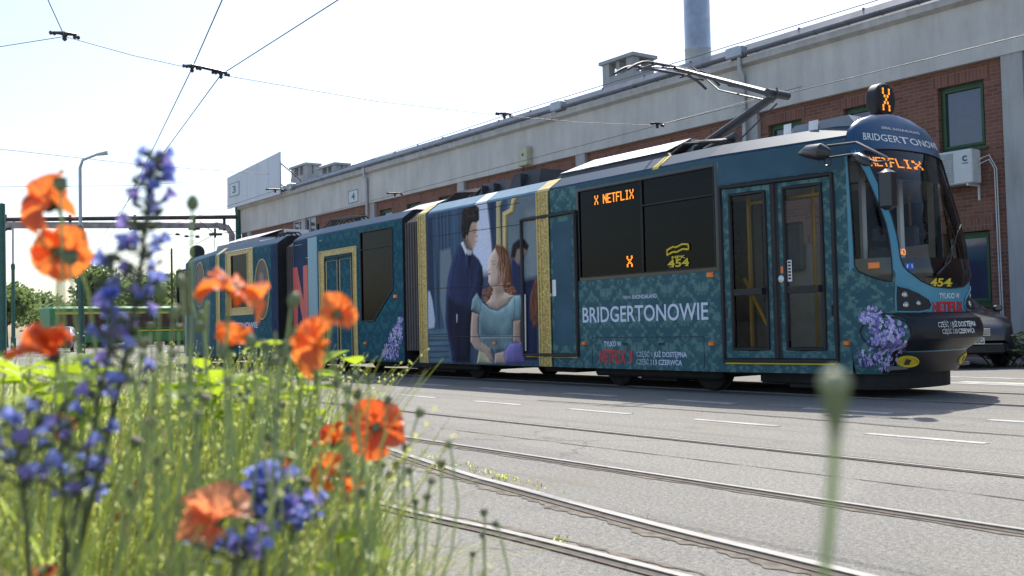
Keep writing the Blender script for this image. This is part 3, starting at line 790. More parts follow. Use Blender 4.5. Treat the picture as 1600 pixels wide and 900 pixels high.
q0 = PZ(0,73,H); wire([ext(h0,q0,4), q0, h0, lerp(h0,h1,.5)-Vector((0,0,.03)), h1], 'span wire from the left edge to the insulator bar', .006, 'span_wire')
far = Vector((h4.x+.4, BY-.16, 6.9))
wire([h2, lerp(h2,h3,.5)-Vector((0,0,.08)), h3, lerp(h3,h4,.5)-Vector((0,0,.04)), h4, far], 'span wire from the insulator bar to the depot wall', .006, 'span_wire')
f3 = PZ(430,298,H); f4 = PZ(617,304,H)
wire([(30,h3.y,H),(h3.x,h3.y,H),f3,ext(Vector(h3),f3,4)], 'contact wire hanging over the track behind the tram', .008)
r4 = PY(1160,180,h4.y); wire([(20,h4.y-.1,H-.02),(h4.x,h4.y,H),f4,ext(Vector(h4),f4,3)], 'contact wire passing close along the depot wall', .008)
for a, c, l in (((0,233),(420,272),'upper thin cable sloping from the left edge'), ((0,292),(356,281),'nearly level cable reaching the big blank board')):
    pa = PD(*a, 40); pc = PD(*c, 52); wire([ext(pc,pa,2), pa, lerp(pa,pc,.5)-Vector((0,0,.12)), pc], l, .012, 'cable')
for a, c in (((0,480),(260,465)), ((60,505),(230,490))): pass
def hanger(p, dv, label, L=.42):
    o = thing('wire_hanger', p, label, 'wire hanger', 'hangers on the overhead wires')
    dv = Vector(dv).normalized()
    b = MB(); b.tube([p-dv*L*.5+Vector((0,0,.03)), p+Vector((0,0,.05)), p+dv*L*.5+Vector((0,0,.06))],[.02,.035,.02],8); b.build('bar', M['insul'], o)
    b = MB(); b.lathe(p+Vector((0,0,-.07)),(0,0,1),[(0,.015),(.03,.04),(.06,.025),(.09,.045),(.12,.02)],10); b.build('clamp', M['insul'], o)
    for s in (-.5, .5):
        b = MB(); b.lathe(p+dv*L*s+Vector((0,0,.02)),dv,[(-.05,.02),(-.03,.035),(0,.02),(.03,.035),(.05,.02)],10); b.build('insulator', M['insul'], o)
    return o
spd = (h3-h0)
hanger(h0, spd, 'dark hanger at the top left where three wires meet', .36)
hanger(h1, spd, 'left hanger of the insulator bar in the open sky', .25); hanger(h2, spd, 'right hanger of the insulator bar in the open sky', .25)
b = MB(); b.tube([h1+Vector((0,0,.06)), h2+Vector((0,0,.06))], .028, 8); tag(b.build('insulator_bar', M['insul'], None, True), 'dark bar joining the two crossing overhead wires', 'insulator')
hanger(h3, spd, 'hanger in the sky just above the depot roof line', .42)
hanger(h4, spd, 'hanger in front of the pale band left of the pantograph arm', .4)
hanger(f3, spd, 'small far hanger beside the foot of the blank board', .6); hanger(f4, spd, 'small far hanger right of the number 4 plate', .6)
# far tangle of catenary at the yard throat
ct = thing('catenary_junction', PD(335,365,45), 'far knot of overhead wires above the tram tail', 'catenary')
P0 = PD(336,366,45)
b = MB(); b.tube([P0-Vector((0,0,.15)),P0+Vector((0,0,.25))],.05,6); b.tube([P0-RT*.25,P0+RT*.3],.06,6); b.build('knot', M['insul'], ct)
b = MB()
for a in ((312,346),(305,382),(370,361),(334,400)): b.tube([P0, PD(*a,45)],.015,5)
b.tube([PD(262,366,44),PD(292,369,45),P0],.009,5); b.tube([PD(150,420,60),P0],.008,5); b.tube([PD(40,495,60),PD(305,378,46)],.008,5); b.build('feeder', M['wire'], ct)
for a in ((278,366),(292,369),(309,370)):
    b = MB(); p = PD(*a,45); b.lathe(p,RT,[(-.12,.02),(-.05,.06),(.05,.05),(.1,.02)],8); b.build('insulator', M['insul'], ct)

# ================================================================== THE TRAM
YC = 10.85
tram = thing('articulated_tram', (-12, YC, 0), 'long articulated tram wrapped in teal damask advertising with a painted couple', 'tram')
def yn(X):
    if X > -8.95: return 9.65+(X+8.95)*.175
    if X < -27.4: return 9.65+min(.34, (-27.4-X)*.12)
    if -22.3 < X < -20.64: return 9.65+(-20.64-X)*.1
    return 9.65
def SN(X, z, off=0.0):                        # near flank
    s = (yn(X+.02)-yn(X-.02))/.04; k = 1/math.hypot(1, s)
    return (X+off*s*k, yn(X)-off*k, z)
def SF(X, z, off=0.0):                        # far flank
    return (X, 2*YC-yn(X)+off, z)
FLANK += [SN, SF]
def sx(px, py):
    Y = 9.65
    for _ in range(8): p = PY(px, py, Y); Y = yn(p.x)
    return p.x, p.z
def spoly(pts): return [sx(*p) for p in pts]
def SU(x, y): return sx(660+x/6, 290+y/6)
def SL(x, y): return sx(660+x/5.622, 420+y/5.625)
ZB, ZS = .28, 2.98
# ---- openings in the flank
def box_px(*pts):
    q = spoly(pts); xs = [p[0] for p in q]; zs = [p[1] for p in q]; return min(xs), min(zs), max(xs), max(zs)
wA = box_px((905,297),(1003,428)); wB = box_px((1004,281),(1117,418))
zw0, zw1 = wB[1]-.0, wB[3]
zw0 = (sx(905,433)[1]+sx(1117,418)[1])/2; zw1 = (sx(905,297)[1]+sx(1118,263)[1])/2
wA = (sx(905,360)[0], zw0, sx(1003,360)[0], zw1); wB = (sx(1004,350)[0], zw0, sx(1117,350)[0], zw1)
D_ = (sx(1129,430)[0], sx(1133,563)[1], sx(1305,430)[0], sx(1303,271)[1])
gl1 = (sx(1144,430)[0], sx(1203,545)[1], sx(1198.5,430)[0], sx(1195,299)[1])
gl2 = (sx(1228,430)[0], sx(1290,545)[1], sx(1287,430)[0], sx(1283,287)[1])
z_mid = sx(1172,456)[1]
XN = -7.2
s2w = spoly([(563,364),(612.6,354.4),(611,451.7),(584.7,501),(562.5,502)])
x0, x1 = s2w[0][0], s2w[1][0]; zt = (s2w[0][1]+s2w[1][1])/2; zb = (s2w[3][1]+s2w[4][1])/2
s2w = [(x0,zt),(x1,zt),(x1,s2w[2][1]),(s2w[3][0],zb),(x0,zb)]
c_ = spoly([(277,424),(298,490)]); s3cab = (c_[0][0], c_[1][1], c_[1][0], sx(297,420)[1])
c_ = spoly([(361,400),(388,480)]); s3win = (c_[0][0], c_[1][1], c_[1][0], c_[0][1])
S1 = (-16.28, XN); S2 = (-22.2, -16.85); S3 = (-30.4, -22.75)
def shell(name, X0, X1, near_holes, far_holes):
    b = MB()
    patch(b, rect(X0, ZB, X1, ZS), SN, 0, .35, near_holes, 0)
    patch(b, rect(X0, ZB, X1, ZS), SF, 0, .35, far_holes, 0)
    n = max(2, int((X1-X0)/.3)); prof = [(0,ZS),(.02,ZS+.035),(.25,ZS+.20),(.32,ZS+.21),(.6,ZS+.215)]
    rows = []
    for i in range(n+1):
        X = X0+(X1-X0)*i/n; y = yn(X)
        rows.append([(X,y+a,z) for a,z in prof]+[(X,2*YC-y-a,z) for a,z in reversed(prof)])
    nr = [r[:3] for r in rows]; b.grid(nr, 1)
    b.grid([r[2:8] for r in rows], 2); b.grid([r[7:] for r in rows], 1)
    for X in (X0, X1):
        y = yn(X); zc0 = ZB if X != XN else 2.78; b.add([(X,y,zc0),(X,2*YC-y,zc0),(X,2*YC-y,ZS)]+[(X,2*YC-y-a,z) for a,z in prof[1:]]+[(X,y+a,z) for a,z in reversed(prof)], [tuple(range(3+4+5))], 3)
    b.add([(X0,yn(X0),ZB+.001),(X1,yn(X1),ZB+.001),(X1,2*YC-yn(X1),ZB+.001),(X0,2*YC-yn(X0),ZB+.001)], [(0,1,2,3)], 3)
    return b.build(name, [M['damask'] if X1 == XN else M['damask2'], M['chamfer'], M['roof'], M['under']], tram)
def rr_(w_): return rect(*w_)
farw = [rect(-15.6+i*1.75, 1.35, -14.1+i*1.75, 2.7) for i in range(3)]+[rect(-10.2, 1.2, -9.05, 2.65), rect(-8.8, .6, -7.3, 2.65)]
def shell_open_front(): pass
body1 = shell('front_car_body', *S1, [rr_(wA), rr_(wB), rr_(gl1), rr_(gl2)], farw)
body2 = shell('middle_car_body', *S2, [s2w], [rect(-21.6,1.35,-19.9,2.7), rect(-19.5,1.35,-17.6,2.7)])
body3 = shell('rear_car_body', *S3, [rr_(s3cab), rr_(s3win)], [rect(-29.9,1.3,-28.9,2.6), rect(-27.5,1.35,-25.8,2.7), rect(-25.4,1.35,-23.6,2.7)])
def on(name, mi, poly, off, par=tram, S=SN, step=None, holes=()):
    b = MB(); patch(b, poly, S, off, step, holes); return b.build(name, M[mi] if isinstance(mi, str) else mi, par)
def bar(b, pts, r=.02, S=SN, off=.008, closed=False, mi=0, n=6):
    b.tube([S(p[0], p[1], off) for p in pts], r, n, mi, closed=closed)
def frame(name, q, r, par, S=SN, m='black', off=.006):
    b = MB(); bar(b, densify(rect(*q), .3), r, S, off, True); return b.build(name, M[m], par)
# ---- upper plain band, coloured wraps
D0 = .0025
zup = sx(1120,300)[1]
sheet = []
on('upper_wrap', 'upper', [(wA[0]-.06,zw1+.05),(wB[2]+.07,zw1+.05),(wB[2]+.07,2.63),(-7.22,2.63),(-7.22,ZS-.004),(wA[0]-.06,ZS-.004)], D0, body1, step=.4)
# around the passenger windows
b = MB(); patch(b, rect(wA[0]-.05, zw0-.05, wB[2]+.05, zw1+.045), SN, .004, None, [rr_(wA), rr_(wB)]); b.build('window_surround', M['gloss_black'], body1)
for nm, q in (('window', wA), ('window', wB)):
    o = on(nm, 'tint', rr_(q), -.012, tram)
    b = MB(); bar(b, densify(rr_(q), 1), .012, SN, .002, True); b.build('rubber_seal', M['black'], o)
    if q is wB:
        b = MB(); zq = q[1]+(q[3]-q[1])*.72; bar(b, [(q[0],zq),(q[2],zq)], .014); b.build('hopper_bar', M['black'], o)
for q, name in ((farw, 0),):
    for w_ in q: on('window', 'screen_glass' if w_[0][0] > -10.5 else 'tint', w_, .003, tram, SF)
for w_ in ([(-21.6,1.35),(-19.9,1.35),(-19.9,2.7),(-21.6,2.7)], [(-19.5,1.35),(-17.6,1.35),(-17.6,2.7),(-19.5,2.7)], rect(-29.9,1.3,-28.9,2.6), rect(-27.5,1.35,-25.8,2.7), rect(-25.4,1.35,-23.6,2.7)):
    on('window', 'tint', w_, .003, tram, SF)
# side sign, crest and number inside the panes
def fit(p0, p1): a = sx(*p0); c = sx(*p1); return a[0], a[1], c[0], c[1]
b = MB(); a = sx(929,308); c = sx(990,306); led(b, 'X NETFLIX', SN, a[0], (sx(929,319)[1]+sx(990,312)[1])/2, c[0], (sx(929,305)[1]+sx(990,296)[1])/2, .005); o = b.build('side_route_display', M['led'], tram)
a = sx(927,301); c = sx(996,318)
on('display_board', 'ink', rect(a[0], sx(927,324)[1], c[0], sx(996,291)[1]), -.05, o)
b = MB(); a = sx(980,420); c = sx(988,398); led(b, 'X', SN, a[0], a[1]+.02, c[0], c[1]-.01, .005); b.build('side_route_display', M['led'], tram)
def crest(b, cx, cz, s, S, off):
    for k in (-1, 1):
        pts = [(-1.0,-.10+k*.22-.12),(-.45,.12+k*.22-.08),(-.1,-.02+k*.22),(.45,.2+k*.22),(1.0,.02+k*.22+.1)]
        b.tube([S(cx+s*u, cz+s*v*.75, off+.001*k) for u, v in pts], s*.075, 5)
    b.tube([S(cx+s*u, cz+s*v*.75, off) for u, v in ((-1.0,-.44),(-1.0,.02))], s*.06, 5)
    b.tube([S(cx+s*u, cz+s*v*.75, off) for u, v in ((1.0,-.1),(1.0,.34))], s*.06, 5)
def slab_number(b, S, x0, z0, x1, z1, off, mi=0):
    text(b, '454', S, x0, z0, x1, z1, off, .028, mi)
    w_ = (x1-x0); h = z1-z0
    for u in (.155, .895):
        xx = x0+w_*u; ww = w_*.085; b.add([S(xx-ww,z0-.0*h,off+.0006),S(xx+ww,z0,off+.0006),S(xx+ww,z0+h*.085,off+.0006),S(xx-ww,z0+h*.085,off+.0006)],[(0,1,2,3)],mi)
b = MB(); a = sx(1043,402); c = sx(1076,380)
crest(b, (a[0]+c[0])/2, sx(1060,389.5)[1], (c[0]-a[0])*.5, SN, .004)
text(b, 'MPK', SN, a[0]+.08, sx(1060,404)[1], c[0]-.06, sx(1060,399.5)[1], .002, .03)
slab_number(b, SN, a[0], sx(1060,416.5)[1], c[0], sx(1060,405)[1], .002)
b.build('fleet_number', M['yellow'], tram)
# lettering on the flank
b = MB(); a = sx(911,503); c = sx(1106.5,473.5)
zt1 = (sx(911,480)[1]+sx(1106,473.5)[1])/2; zb1 = (sx(911,503)[1]+sx(1106,500)[1])/2
text(b, 'BRIDGERTONOWIE', SN, a[0], zb1, c[0], zt1, .005, .012)
b.build('lettering', M['pale'], tram); b = MB()
a = sx(988,467); c = sx(1027,459); text(b, 'SHONDALAND', SN, a[0], a[1], c[0], c[1], .005, .014)
a = sx(974.5,467); c = sx(986.5,462); text(b, 'SERIAL', SN, a[0], a[1], c[0], c[1], .005, .0)
b.build('lettering', M['pale'], tram); b = MB()
a = sx(944,541); c = sx(971,533.5); text(b, 'TYLKO W', SN, a[0], a[1], c[0], c[1], .005, .02)
b.build('lettering', M['pale'], tram); b = MB()
def two(b, s1, s2, S, x0, z0, x1, z1, off, f):
    xm = x0+(x1-x0)*f; text(b, s1, S, x0, z0, xm-(x1-x0)*.02, z1, off, -.004); text(b, s2, S, xm+(x1-x0)*.01, z0, x1, z1, off, .022)
a = sx(995,556.5); c = sx(1073.5,551); two(b, 'CZĘŚĆ 1', 'JUŻ DOSTĘPNA', SN, a[0], sx(995,557)[1], c[0], sx(995,549.5)[1], .005, .34)
a = sx(995,569); c = sx(1066,562); two(b, 'CZĘŚĆ 2', '13 CZERWCA', SN, a[0], sx(995,569)[1], c[0], sx(995,561.5)[1], .005, .37)
b.build('lettering', M['pale'], tram)
b = MB(); a = sx(937,566); c = sx(978,547.5); text(b, 'NETFLIX', SN, a[0], a[1], c[0], c[1], .005, .03)
a = sx(985,566); c = sx(988,548); patch(b, rect(a[0],a[1],c[0],c[1]), SN, .005); b.build('red_lettering', M['red'], tram)
# side lamps
def side_lamp(px, py, w_, h, name='marker_lamp'):
    x, z = sx(px, py); b = MB()
    for k, (s, o_) in enumerate(((1,.0),(1,.02),(.8,.035))): pass
    rows = [[SN(x+w_*.5*s*u, z+h*.5*s*v, o_) for u, v in ((-1,-1),(1,-1),(1,1),(-1,1))] for s, o_ in ((1,0),(1,.022),(.75,.04))]
    b.grid(rows, 0, True); b.add(rows[-1], [(0,1,2,3)]); return b.build(name, M['amber'], tram)
for px, py in ((914,536),(1113,537),(774,536),(572,536),(1324,536)): side_lamp(px, py, .075, .055)
for px, py in ((1111,429.5),(619,463)): side_lamp(px, py, .11, .07)
# service flap under the lettering
b = MB(); q = [sx(925,527.5), sx(1100,526)]; zf = (q[0][1]+q[1][1])/2
bar(b, [(q[0][0],ZB+.05),(q[0][0],zf),(q[1][0],zf),(q[1][0],ZB+.05)], .004, SN, .001)
for px in (977, 1034): x = sx(px,535)[0]; bar(b, [(x-.05,zf-.09),(x+.05,zf-.09)], .012, SN, .004)
b.build('service_flap_gap', M['black'], body1)

# ---- front double door
dr = on('front_door', 'damask', rect(D_[0]+.03, D_[1]+.03, D_[2]-.03, D_[3]-.03), .003, tram, holes=[rr_(gl1), rr_(gl2)], step=.3)
frame('door_frame', D_, .032, dr)
xm = (gl1[2]+gl2[0])/2
b = MB(); b.add([SN(xm-.05,D_[1]+.03,.012),SN(xm+.05,D_[1]+.03,.012),SN(xm+.05,D_[3]-.03,.012),SN(xm-.05,D_[3]-.03,.012)],[(0,1,2,3)])
bar(b, [(xm,D_[1]+.03),(xm,D_[3]-.03)], .02, SN, .012); b.build('middle_seal', M['black'], dr)
for q in (gl1, gl2):
    fr = frame('pane_frame', q, .026, dr)
    on('pane', 'clear', rr_(q), -.01, fr)
    b = MB(); b.box(SN(q[0],z_mid-.04,.018), SN(q[2],z_mid+.04,-.02)); b.build('cross_bar', M['black'], fr)
    b = MB(); bar(b, [(q[0]-.09 if q is gl1 else q[2]+.09, .95),(q[0]-.09 if q is gl1 else q[2]+.09, 1.07)], .012, SN, .012); b.build('recessed_grip', M['darksteel'], dr)
b = MB(); bar(b, [(D_[0]+.02,D_[1]-.035),(D_[2]-.02,D_[1]-.035)], .012, SN, .012); b.build('door_sill', M['yellow'], dr)
a = sx(1231,440); c = sx(1237,406); st = on('door_sticker', 'white', rect(a[0],a[1],c[0],c[1]), .004, dr)
b = MB()
for i in range(6):
    z = a[1]+(c[1]-a[1])*(.1+.15*i); b.add([SN(a[0]+.012,z,.006),SN(c[0]-.012,z,.006),SN(c[0]-.012,z+.022,.006),SN(a[0]+.012,z+.022,.006)],[(0,1,2,3)])
b.build('sticker_symbol', M['ink'], st)
b = MB(); p = sx(1222,436); b.lathe(SN(p[0],p[1],.0),(0,-1,0),[(0,.045),(.02,.045),(.03,.03)],16); b.build('door_button', M['alu'], dr, True)
a = sx(1220.5,427); c = sx(1224,416); on('button_sign', 'amber', rect(a[0],a[1],c[0],c[1]), .006, dr)

# ---- plug door in the picture part
P_ = (sx(818,440)[0], (sx(818,553)[1]+sx(902,556)[1])/2, sx(902,440)[0], (sx(818,346)[1]+sx(902,328)[1])/2)
# ================= painted advertisement with the couple (printed film on the flank)
xa, xb = sx(668,450)[0], sx(818,450)[0]; xg0, xg1 = sx(842.5,450)[0], sx(862,450)[0]
pic = on('advertising_picture', 'curtain', rect(xa, ZB+.005, xg0, ZS-.005), .0025, tram)
lay = [0]
def ink(mi, pts, fn=None, name='painted_area'):
    lay[0] += 1; q = [fn(*p) for p in pts] if fn else spoly(pts)
    q = [(min(max(x,xa+.001),xg0-.001), min(max(z,ZB+.006),ZS-.006)) for x, z in q]
    return (mi, q, .0035+lay[0]*.00035)
rs = random.Random(21)

import numpy as np
STEP = .0115
GX_ = np.arange(xa, xg0, STEP); GZ_ = np.arange(ZB+.006, ZS-.004, STEP)
PXX, PZZ = np.meshgrid(GX_, GZ_); IMG = np.zeros(PXX.shape+(3,)); IMG[:] = lin(60, 88, 116)
def sdf(poly):
    """signed distance to a polygon on the picture grid, positive inside"""
    d = np.full(PXX.shape, 1e9); ins = np.zeros(PXX.shape, bool); n = len(poly)
    for a in range(n):
        (x0, z0), (x1, z1) = poly[a], poly[(a+1) % n]; ex, ez = x1-x0, z1-z0
        t = np.clip(((PXX-x0)*ex+(PZZ-z0)*ez)/(ex*ex+ez*ez+1e-12), 0, 1)
        d = np.minimum(d, np.hypot(PXX-x0-t*ex, PZZ-z0-t*ez))
        c = ((z0 > PZZ) != (z1 > PZZ)); ins ^= c & (PXX < ex*(PZZ-z0)/(ez if abs(ez) > 1e-9 else 1e-9)+x0)
    return np.where(ins, d, -d)
nr = np.random.default_rng(5)
def vnoise(fx, fz, seed):
    """smooth value noise with separate scales across and along"""
    g_ = np.random.default_rng(seed).random((64, 64)); u = (PXX-xa)*fx; v = (PZZ-ZB)*fz
    i0 = np.floor(u).astype(int); j0 = np.floor(v).astype(int); a = u-i0; b_ = v-j0; a = a*a*(3-2*a); b_ = b_*b_*(3-2*b_)
    G = lambda i, j: g_[j % 64, i % 64]
    return (G(i0,j0)*(1-a)+G(i0+1,j0)*a)*(1-b_)+(G(i0,j0+1)*(1-a)+G(i0+1,j0+1)*a)*b_
def lay_(pts, fn, col, soft=.012, dome=0.0, light=(-.7,.6), amt=.45, fold=None, alpha=1.0):
    global IMG
    q = [fn(*p) for p in pts] if fn else spoly(pts); d = sdf(q)
    al = np.clip(d/soft*.5+.5, 0, 1)*alpha; c = np.ones(PXX.shape)
    if dome:
        h = np.sqrt(np.clip(d, 0, dome)/dome*(2-np.clip(d, 0, dome)/dome))*dome
        gz, gx = np.gradient(h, STEP); c = 1+amt*np.clip(-(gx*light[0]+gz*light[1]), -1.3, 1.3)
    if fold: c = c*(1+fold[0]*(vnoise(fold[1], fold[2], fold[3])-.5)*2)
    c = np.clip(c, .25, 2.0)[..., None]*np.array(lin(*col))
    IMG = IMG*(1-al[..., None])+c*al[..., None]
def strand(pts, fn, col, w_=.008, alpha=.7):
    global IMG
    q = [fn(*p) for p in pts]; d = np.full(PXX.shape, 1e9)
    for (x0, z0), (x1, z1) in zip(q, q[1:]):
        ex, ez = x1-x0, z1-z0; t = np.clip(((PXX-x0)*ex+(PZZ-z0)*ez)/(ex*ex+ez*ez+1e-12), 0, 1); d = np.minimum(d, np.hypot(PXX-x0-t*ex, PZZ-z0-t*ez))
    al = (np.clip(1.3-d/w_, 0, 1)*alpha)[..., None]; IMG = IMG*(1-al)+np.array(lin(*col))*al
# room: curtains, window light, looking glass
IMG *= (.62+.76*vnoise(14, .9, 3))[..., None]
lay_([(669,325),(745,308),(743,470),(700,566),(669,566)], None, (58,88,118), .05, 0, fold=(.45,18,.8,4))
lay_([(669,340),(676,338),(682,565),(669,565)], None, (40,64,96), .03)
lay_([(688,392),(704,388),(708,430),(702,500),(696,520),(688,470)], None, (112,134,146), .03)
lay_([(672,455),(676,470),(680,500),(679,512),(669,514),(669,455)], None, (176,192,216), .02)
lay_([(669,515),(702,513),(706,566),(669,566)], None, (88,122,142), .02, 0, fold=(.2,3,14,6))
for y in (522, 531, 540, 549, 558): lay_([(669,y),(702,y-1),(702,y+1.2),(669,y+2.2)], None, (52,78,100), .012)
lay_([(740,309),(762,304),(766,350),(770,400),(768,445),(738,445)], None, (196,206,232), .035, 0, fold=(.06,3,1,8))
lay_([(738,430),(772,425),(772,566),(738,566)], None, (70,86,118), .08)
lay_([(760,305),(785,299),(789,420),(772,425),(768,372)], None, (50,72,106), .03, 0, fold=(.4,22,.7,9))
lay_([(793,298),(845,288),(845,566),(797,566)], None, (110,130,142), .02, 0, fold=(.12,2,1.2,10))
lay_([(822,330),(845,325),(845,440),(826,446)], None, (128,142,150), .06)
lay_([(806,440),(842,432),(842,566),(806,566)], None, (36,48,84), .05, 0, fold=(.3,9,1.2,11))
lay_([(776,312),(780,303),(785,315),(782,322),(784,404),(776,406)], None, (190,176,120), .012, .04)
lay_([(785.5,346),(785.5,332),(797,326),(800,310),(808,302),(813,305),(807,314),(804,333),(794,339),(793,404),(786,404)], None, (188,166,96), .012, .05, amt=.6)
strand([(788.5,400),(788.5,335),(799,329),(802,312),(809,304)], lambda x,y: sx(x,y), (244,228,170), .009, .8)
strand([(791.5,400),(791.5,337),(802,331),(805,314)], lambda x,y: sx(x,y), (92,72,34), .008, .8)
# reflected pair in the looking glass
lay_([(799,404),(808,402),(817,424),(821,470),(806,476),(798,440)], None, (40,54,100), .03, .08)
lay_([(803,404),(804,386),(812,380),(821,382),(824,394),(818,408),(810,414)], None, (150,124,112), .02, .05)
lay_([(798,402),(801,382),(810,374),(820,374),(827,384),(824,392),(817,386),(808,390),(805,404)], None, (52,46,48), .02, .04, fold=(.4,40,20,13))
lay_([(829,462),(836,438),(843,430),(843,505),(834,512),(828,490)], None, (120,72,52), .03, .05, fold=(.4,30,12,14))
# gentleman in a navy tail coat, seen from the side
lay_([(340,560),(395,580),(420,640),(470,630),(530,690),(565,760),(575,900),(560,1010),(520,1260),(470,1400),(440,1640),(280,1640),(245,1440),(215,1280),(225,1000),(240,860),(270,740),(310,640)], SU, (40,54,98), .02, .30, amt=.5, fold=(.22,7,2.2,21))
lay_([(225,250),(300,300),(430,330),(440,390),(415,560),(420,830),(290,830),(250,660),(222,500)], SL, (26,34,64), .05, .2, fold=(.25,8,1.5,22))
lay_([(430,640),(466,640),(450,760),(436,860),(420,800)], SU, (24,32,60), .03)
strand([(395,600),(420,720),(445,860),(452,980)], SU, (72,88,132), .010, .6); strand([(465,650),(470,760),(462,900)], SU, (20,26,50), .012, .7)
strand([(330,660),(290,800),(270,980),(300,1120)], SU, (24,32,62), .018, .6); strand([(520,740),(500,900),(440,1060)], SU, (66,80,126), .014, .5)
lay_([(362,540),(385,525),(404,565),(424,622),(410,650),(386,592)], SU, (214,214,222), .012, .03)
lay_([(402,590),(440,600),(470,612),(462,650),(428,650)], SU, (190,188,198), .014, .03)
lay_([(416,430),(455,345),(518,330),(524,395),(520,448),(523,478),(512,492),(512,522),(500,562),(472,604),(440,598),(412,565),(400,510)], SU, (184,152,132), .012, .12, (.8,.3), .55)
lay_([(398,500),(418,470),(440,520),(458,575),(470,604),(432,598),(404,560)], SU, (128,98,86), .05, alpha=.8)
lay_([(408,462),(424,456),(428,500),(414,508)], SU, (170,130,112), .012, .02)
lay_([(362,400),(370,265),(385,225),(425,185),(495,172),(532,210),(534,322),(510,346),(470,346),(452,372),(440,430),(428,470),(410,462),(404,500),(376,486)], SU, (50,43,43), .018, .12, fold=(.35,34,16,23))
for k in range(46):
    x = rs.uniform(378,505); y = rs.uniform(188,300); strand([(x,y),(x+rs.uniform(6,20),y-rs.uniform(4,14)),(x+rs.uniform(18,34),y+rs.uniform(6,40))], SU, rs.choice(((82,70,66),(28,24,26),(104,88,80),(36,31,32))), .006, .6)
strand([(470,417),(490,410),(514,413)], SU, (44,36,36), .006, .85); strand([(478,440),(492,436),(508,439)], SU, (52,40,40), .005, .8)
strand([(519,452),(524,477),(512,487)], SU, (136,104,92), .005, .7); strand([(497,527),(514,524)], SU, (126,84,78), .006, .8)
lay_([(300,400),(310,400),(308,470),(302,470)], SL, (200,204,214), .012)
# lady in a pale teal gown with auburn curls, looking aside
lay_([(690,552),(760,566),(802,612),(828,700),(840,800),(850,960),(842,1020),(790,1040),(740,1000),(715,900),(690,700),(672,620)], SU, (122,74,50), .02, .12, fold=(.4,26,11,31))
lay_([(598,125),(705,115),(720,200),(800,236),(752,312),(660,364),(595,346),(560,300),(600,250)], SL, (198,170,152), .014, .16, (-.4,.7), .4)
lay_([(640,170),(705,140),(716,205),(660,240)], SL, (150,118,102), .06, alpha=.75)
lay_([(684,586),(648,636),(622,690),(624,745),(606,792),(620,806),(614,830),(622,858),(620,900),(640,935),(690,938),(735,925),(772,850),(748,720),(732,625)], SU, (206,176,158), .012, .13, (-.8,.4), .5)
lay_([(735,640),(772,850),(735,925),(690,936),(715,850),(712,740)], SU, (164,128,110), .08, alpha=.75)
lay_([(760,815),(782,808),(788,850),(770,870)], SU, (188,150,132), .012, .02)
lay_([(684,572),(742,602),(770,720),(800,860),(782,884),(752,790),(728,690),(694,612)], SU, (134,82,54), .018, .06, fold=(.4,30,12,33))
for k in range(60):
    x = rs.uniform(700,830); y = rs.uniform(572,760); strand([(x,y),(x+rs.uniform(4,16),y+55),(x+rs.uniform(-10,18),y+120),(x+rs.uniform(-18,18),y+rs.uniform(150,210))], SU, rs.choice(((176,116,74),(92,54,38),(200,142,96),(110,66,44),(78,46,34))), .007, .55)
for cx_, cy_ in ((548,205),(575,250),(556,268),(592,215),(600,180),(760,140),(790,175),(742,185),(812,210),(775,205)):
    lay_([(cx_+24*math.cos(t*.7), cy_+26*math.sin(t*.7)) for t in range(9)], SL, (128,76,50), .016, .045, amt=.6)
    for k in range(4): a0 = rs.uniform(0,6); r0_ = rs.uniform(8,22); strand([(cx_+r0_*math.cos(a0+t*.6), cy_+r0_*math.sin(a0+t*.6)) for t in range(6)], SL, rs.choice(((184,122,80),(84,48,34),(206,148,102))), .006, .65)
strand([(654,716),(672,704),(694,708)], SU, (104,70,52), .006, .8); strand([(655,740),(670,733),(688,738)], SU, (58,44,40), .006, .8); strand([(660,747),(682,748)], SU, (150,118,104), .005, .6)
strand([(628,800),(618,806),(622,812)], SU, (150,110,96), .006, .6); lay_([(612,824),(626,818),(644,826),(630,836),(616,838)], SU, (160,96,88), .010)
lay_([(480,212),(530,300),(590,352),(660,372),(745,320),(805,235),(862,232),(890,300),(862,450),(800,470),(795,590),(800,690),(740,720),(640,730),(520,650),(500,560),(500,400),(430,362),(440,270)], SL, (116,152,160), .014, .18, (-.5,.7), .45, fold=(.22,9,4,41))
lay_([(500,430),(580,530),(700,570),(790,500),(796,610),(640,640),(500,610)], SL, (66,96,112), .10, alpha=.8)
lay_([(506,596),(796,590),(798,612),(508,616)], SL, (150,176,182), .014, .03)
strand([(500,250),(514,330),(504,410)], SL, (70,100,114), .012, .7); strand([(806,250),(816,330),(802,455)], SL, (70,100,114), .012, .7)
strand([(540,315),(595,360),(660,380),(745,330),(800,250)], SL, (172,196,200), .008, .6)
for k in range(16): x = rs.uniform(530,780); y = rs.uniform(640,660); strand([(x,y),(x+rs.uniform(-6,6),y+40),(x+rs.uniform(-12,12),y+80)], SL, rs.choice(((84,116,130),(142,172,178))), .010, .5)
lay_([(500,715),(545,740),(620,830),(480,832)], SL, (196,188,140), .014, .08, fold=(.2,9,3,43))
lay_([(438,380),(497,402),(492,560),(520,640),(600,700),(632,815),(590,812),(540,740),(470,705),(425,640),(428,500)], SL, (186,156,138), .012, .09, (-.7,.4), .55)
lay_([(802,460),(866,450),(870,650),(800,640)], SL, (172,140,122), .012, .09, (-.7,.3), .55)
lay_([(770,660),(872,645),(885,700),(906,832),(715,832),(725,720)], SL, (126,112,188), .016, .14, fold=(.35,10,3,45))
lay_([(640,745),(720,728),(738,832),(636,832)], SL, (192,160,144), .014, .08)
for q_ in ([(600,712),(622,765),(630,812)], [(578,716),(606,770),(614,812)], [(556,724),(588,776),(598,810)]): strand(q_, SL, (138,106,92), .006, .7)
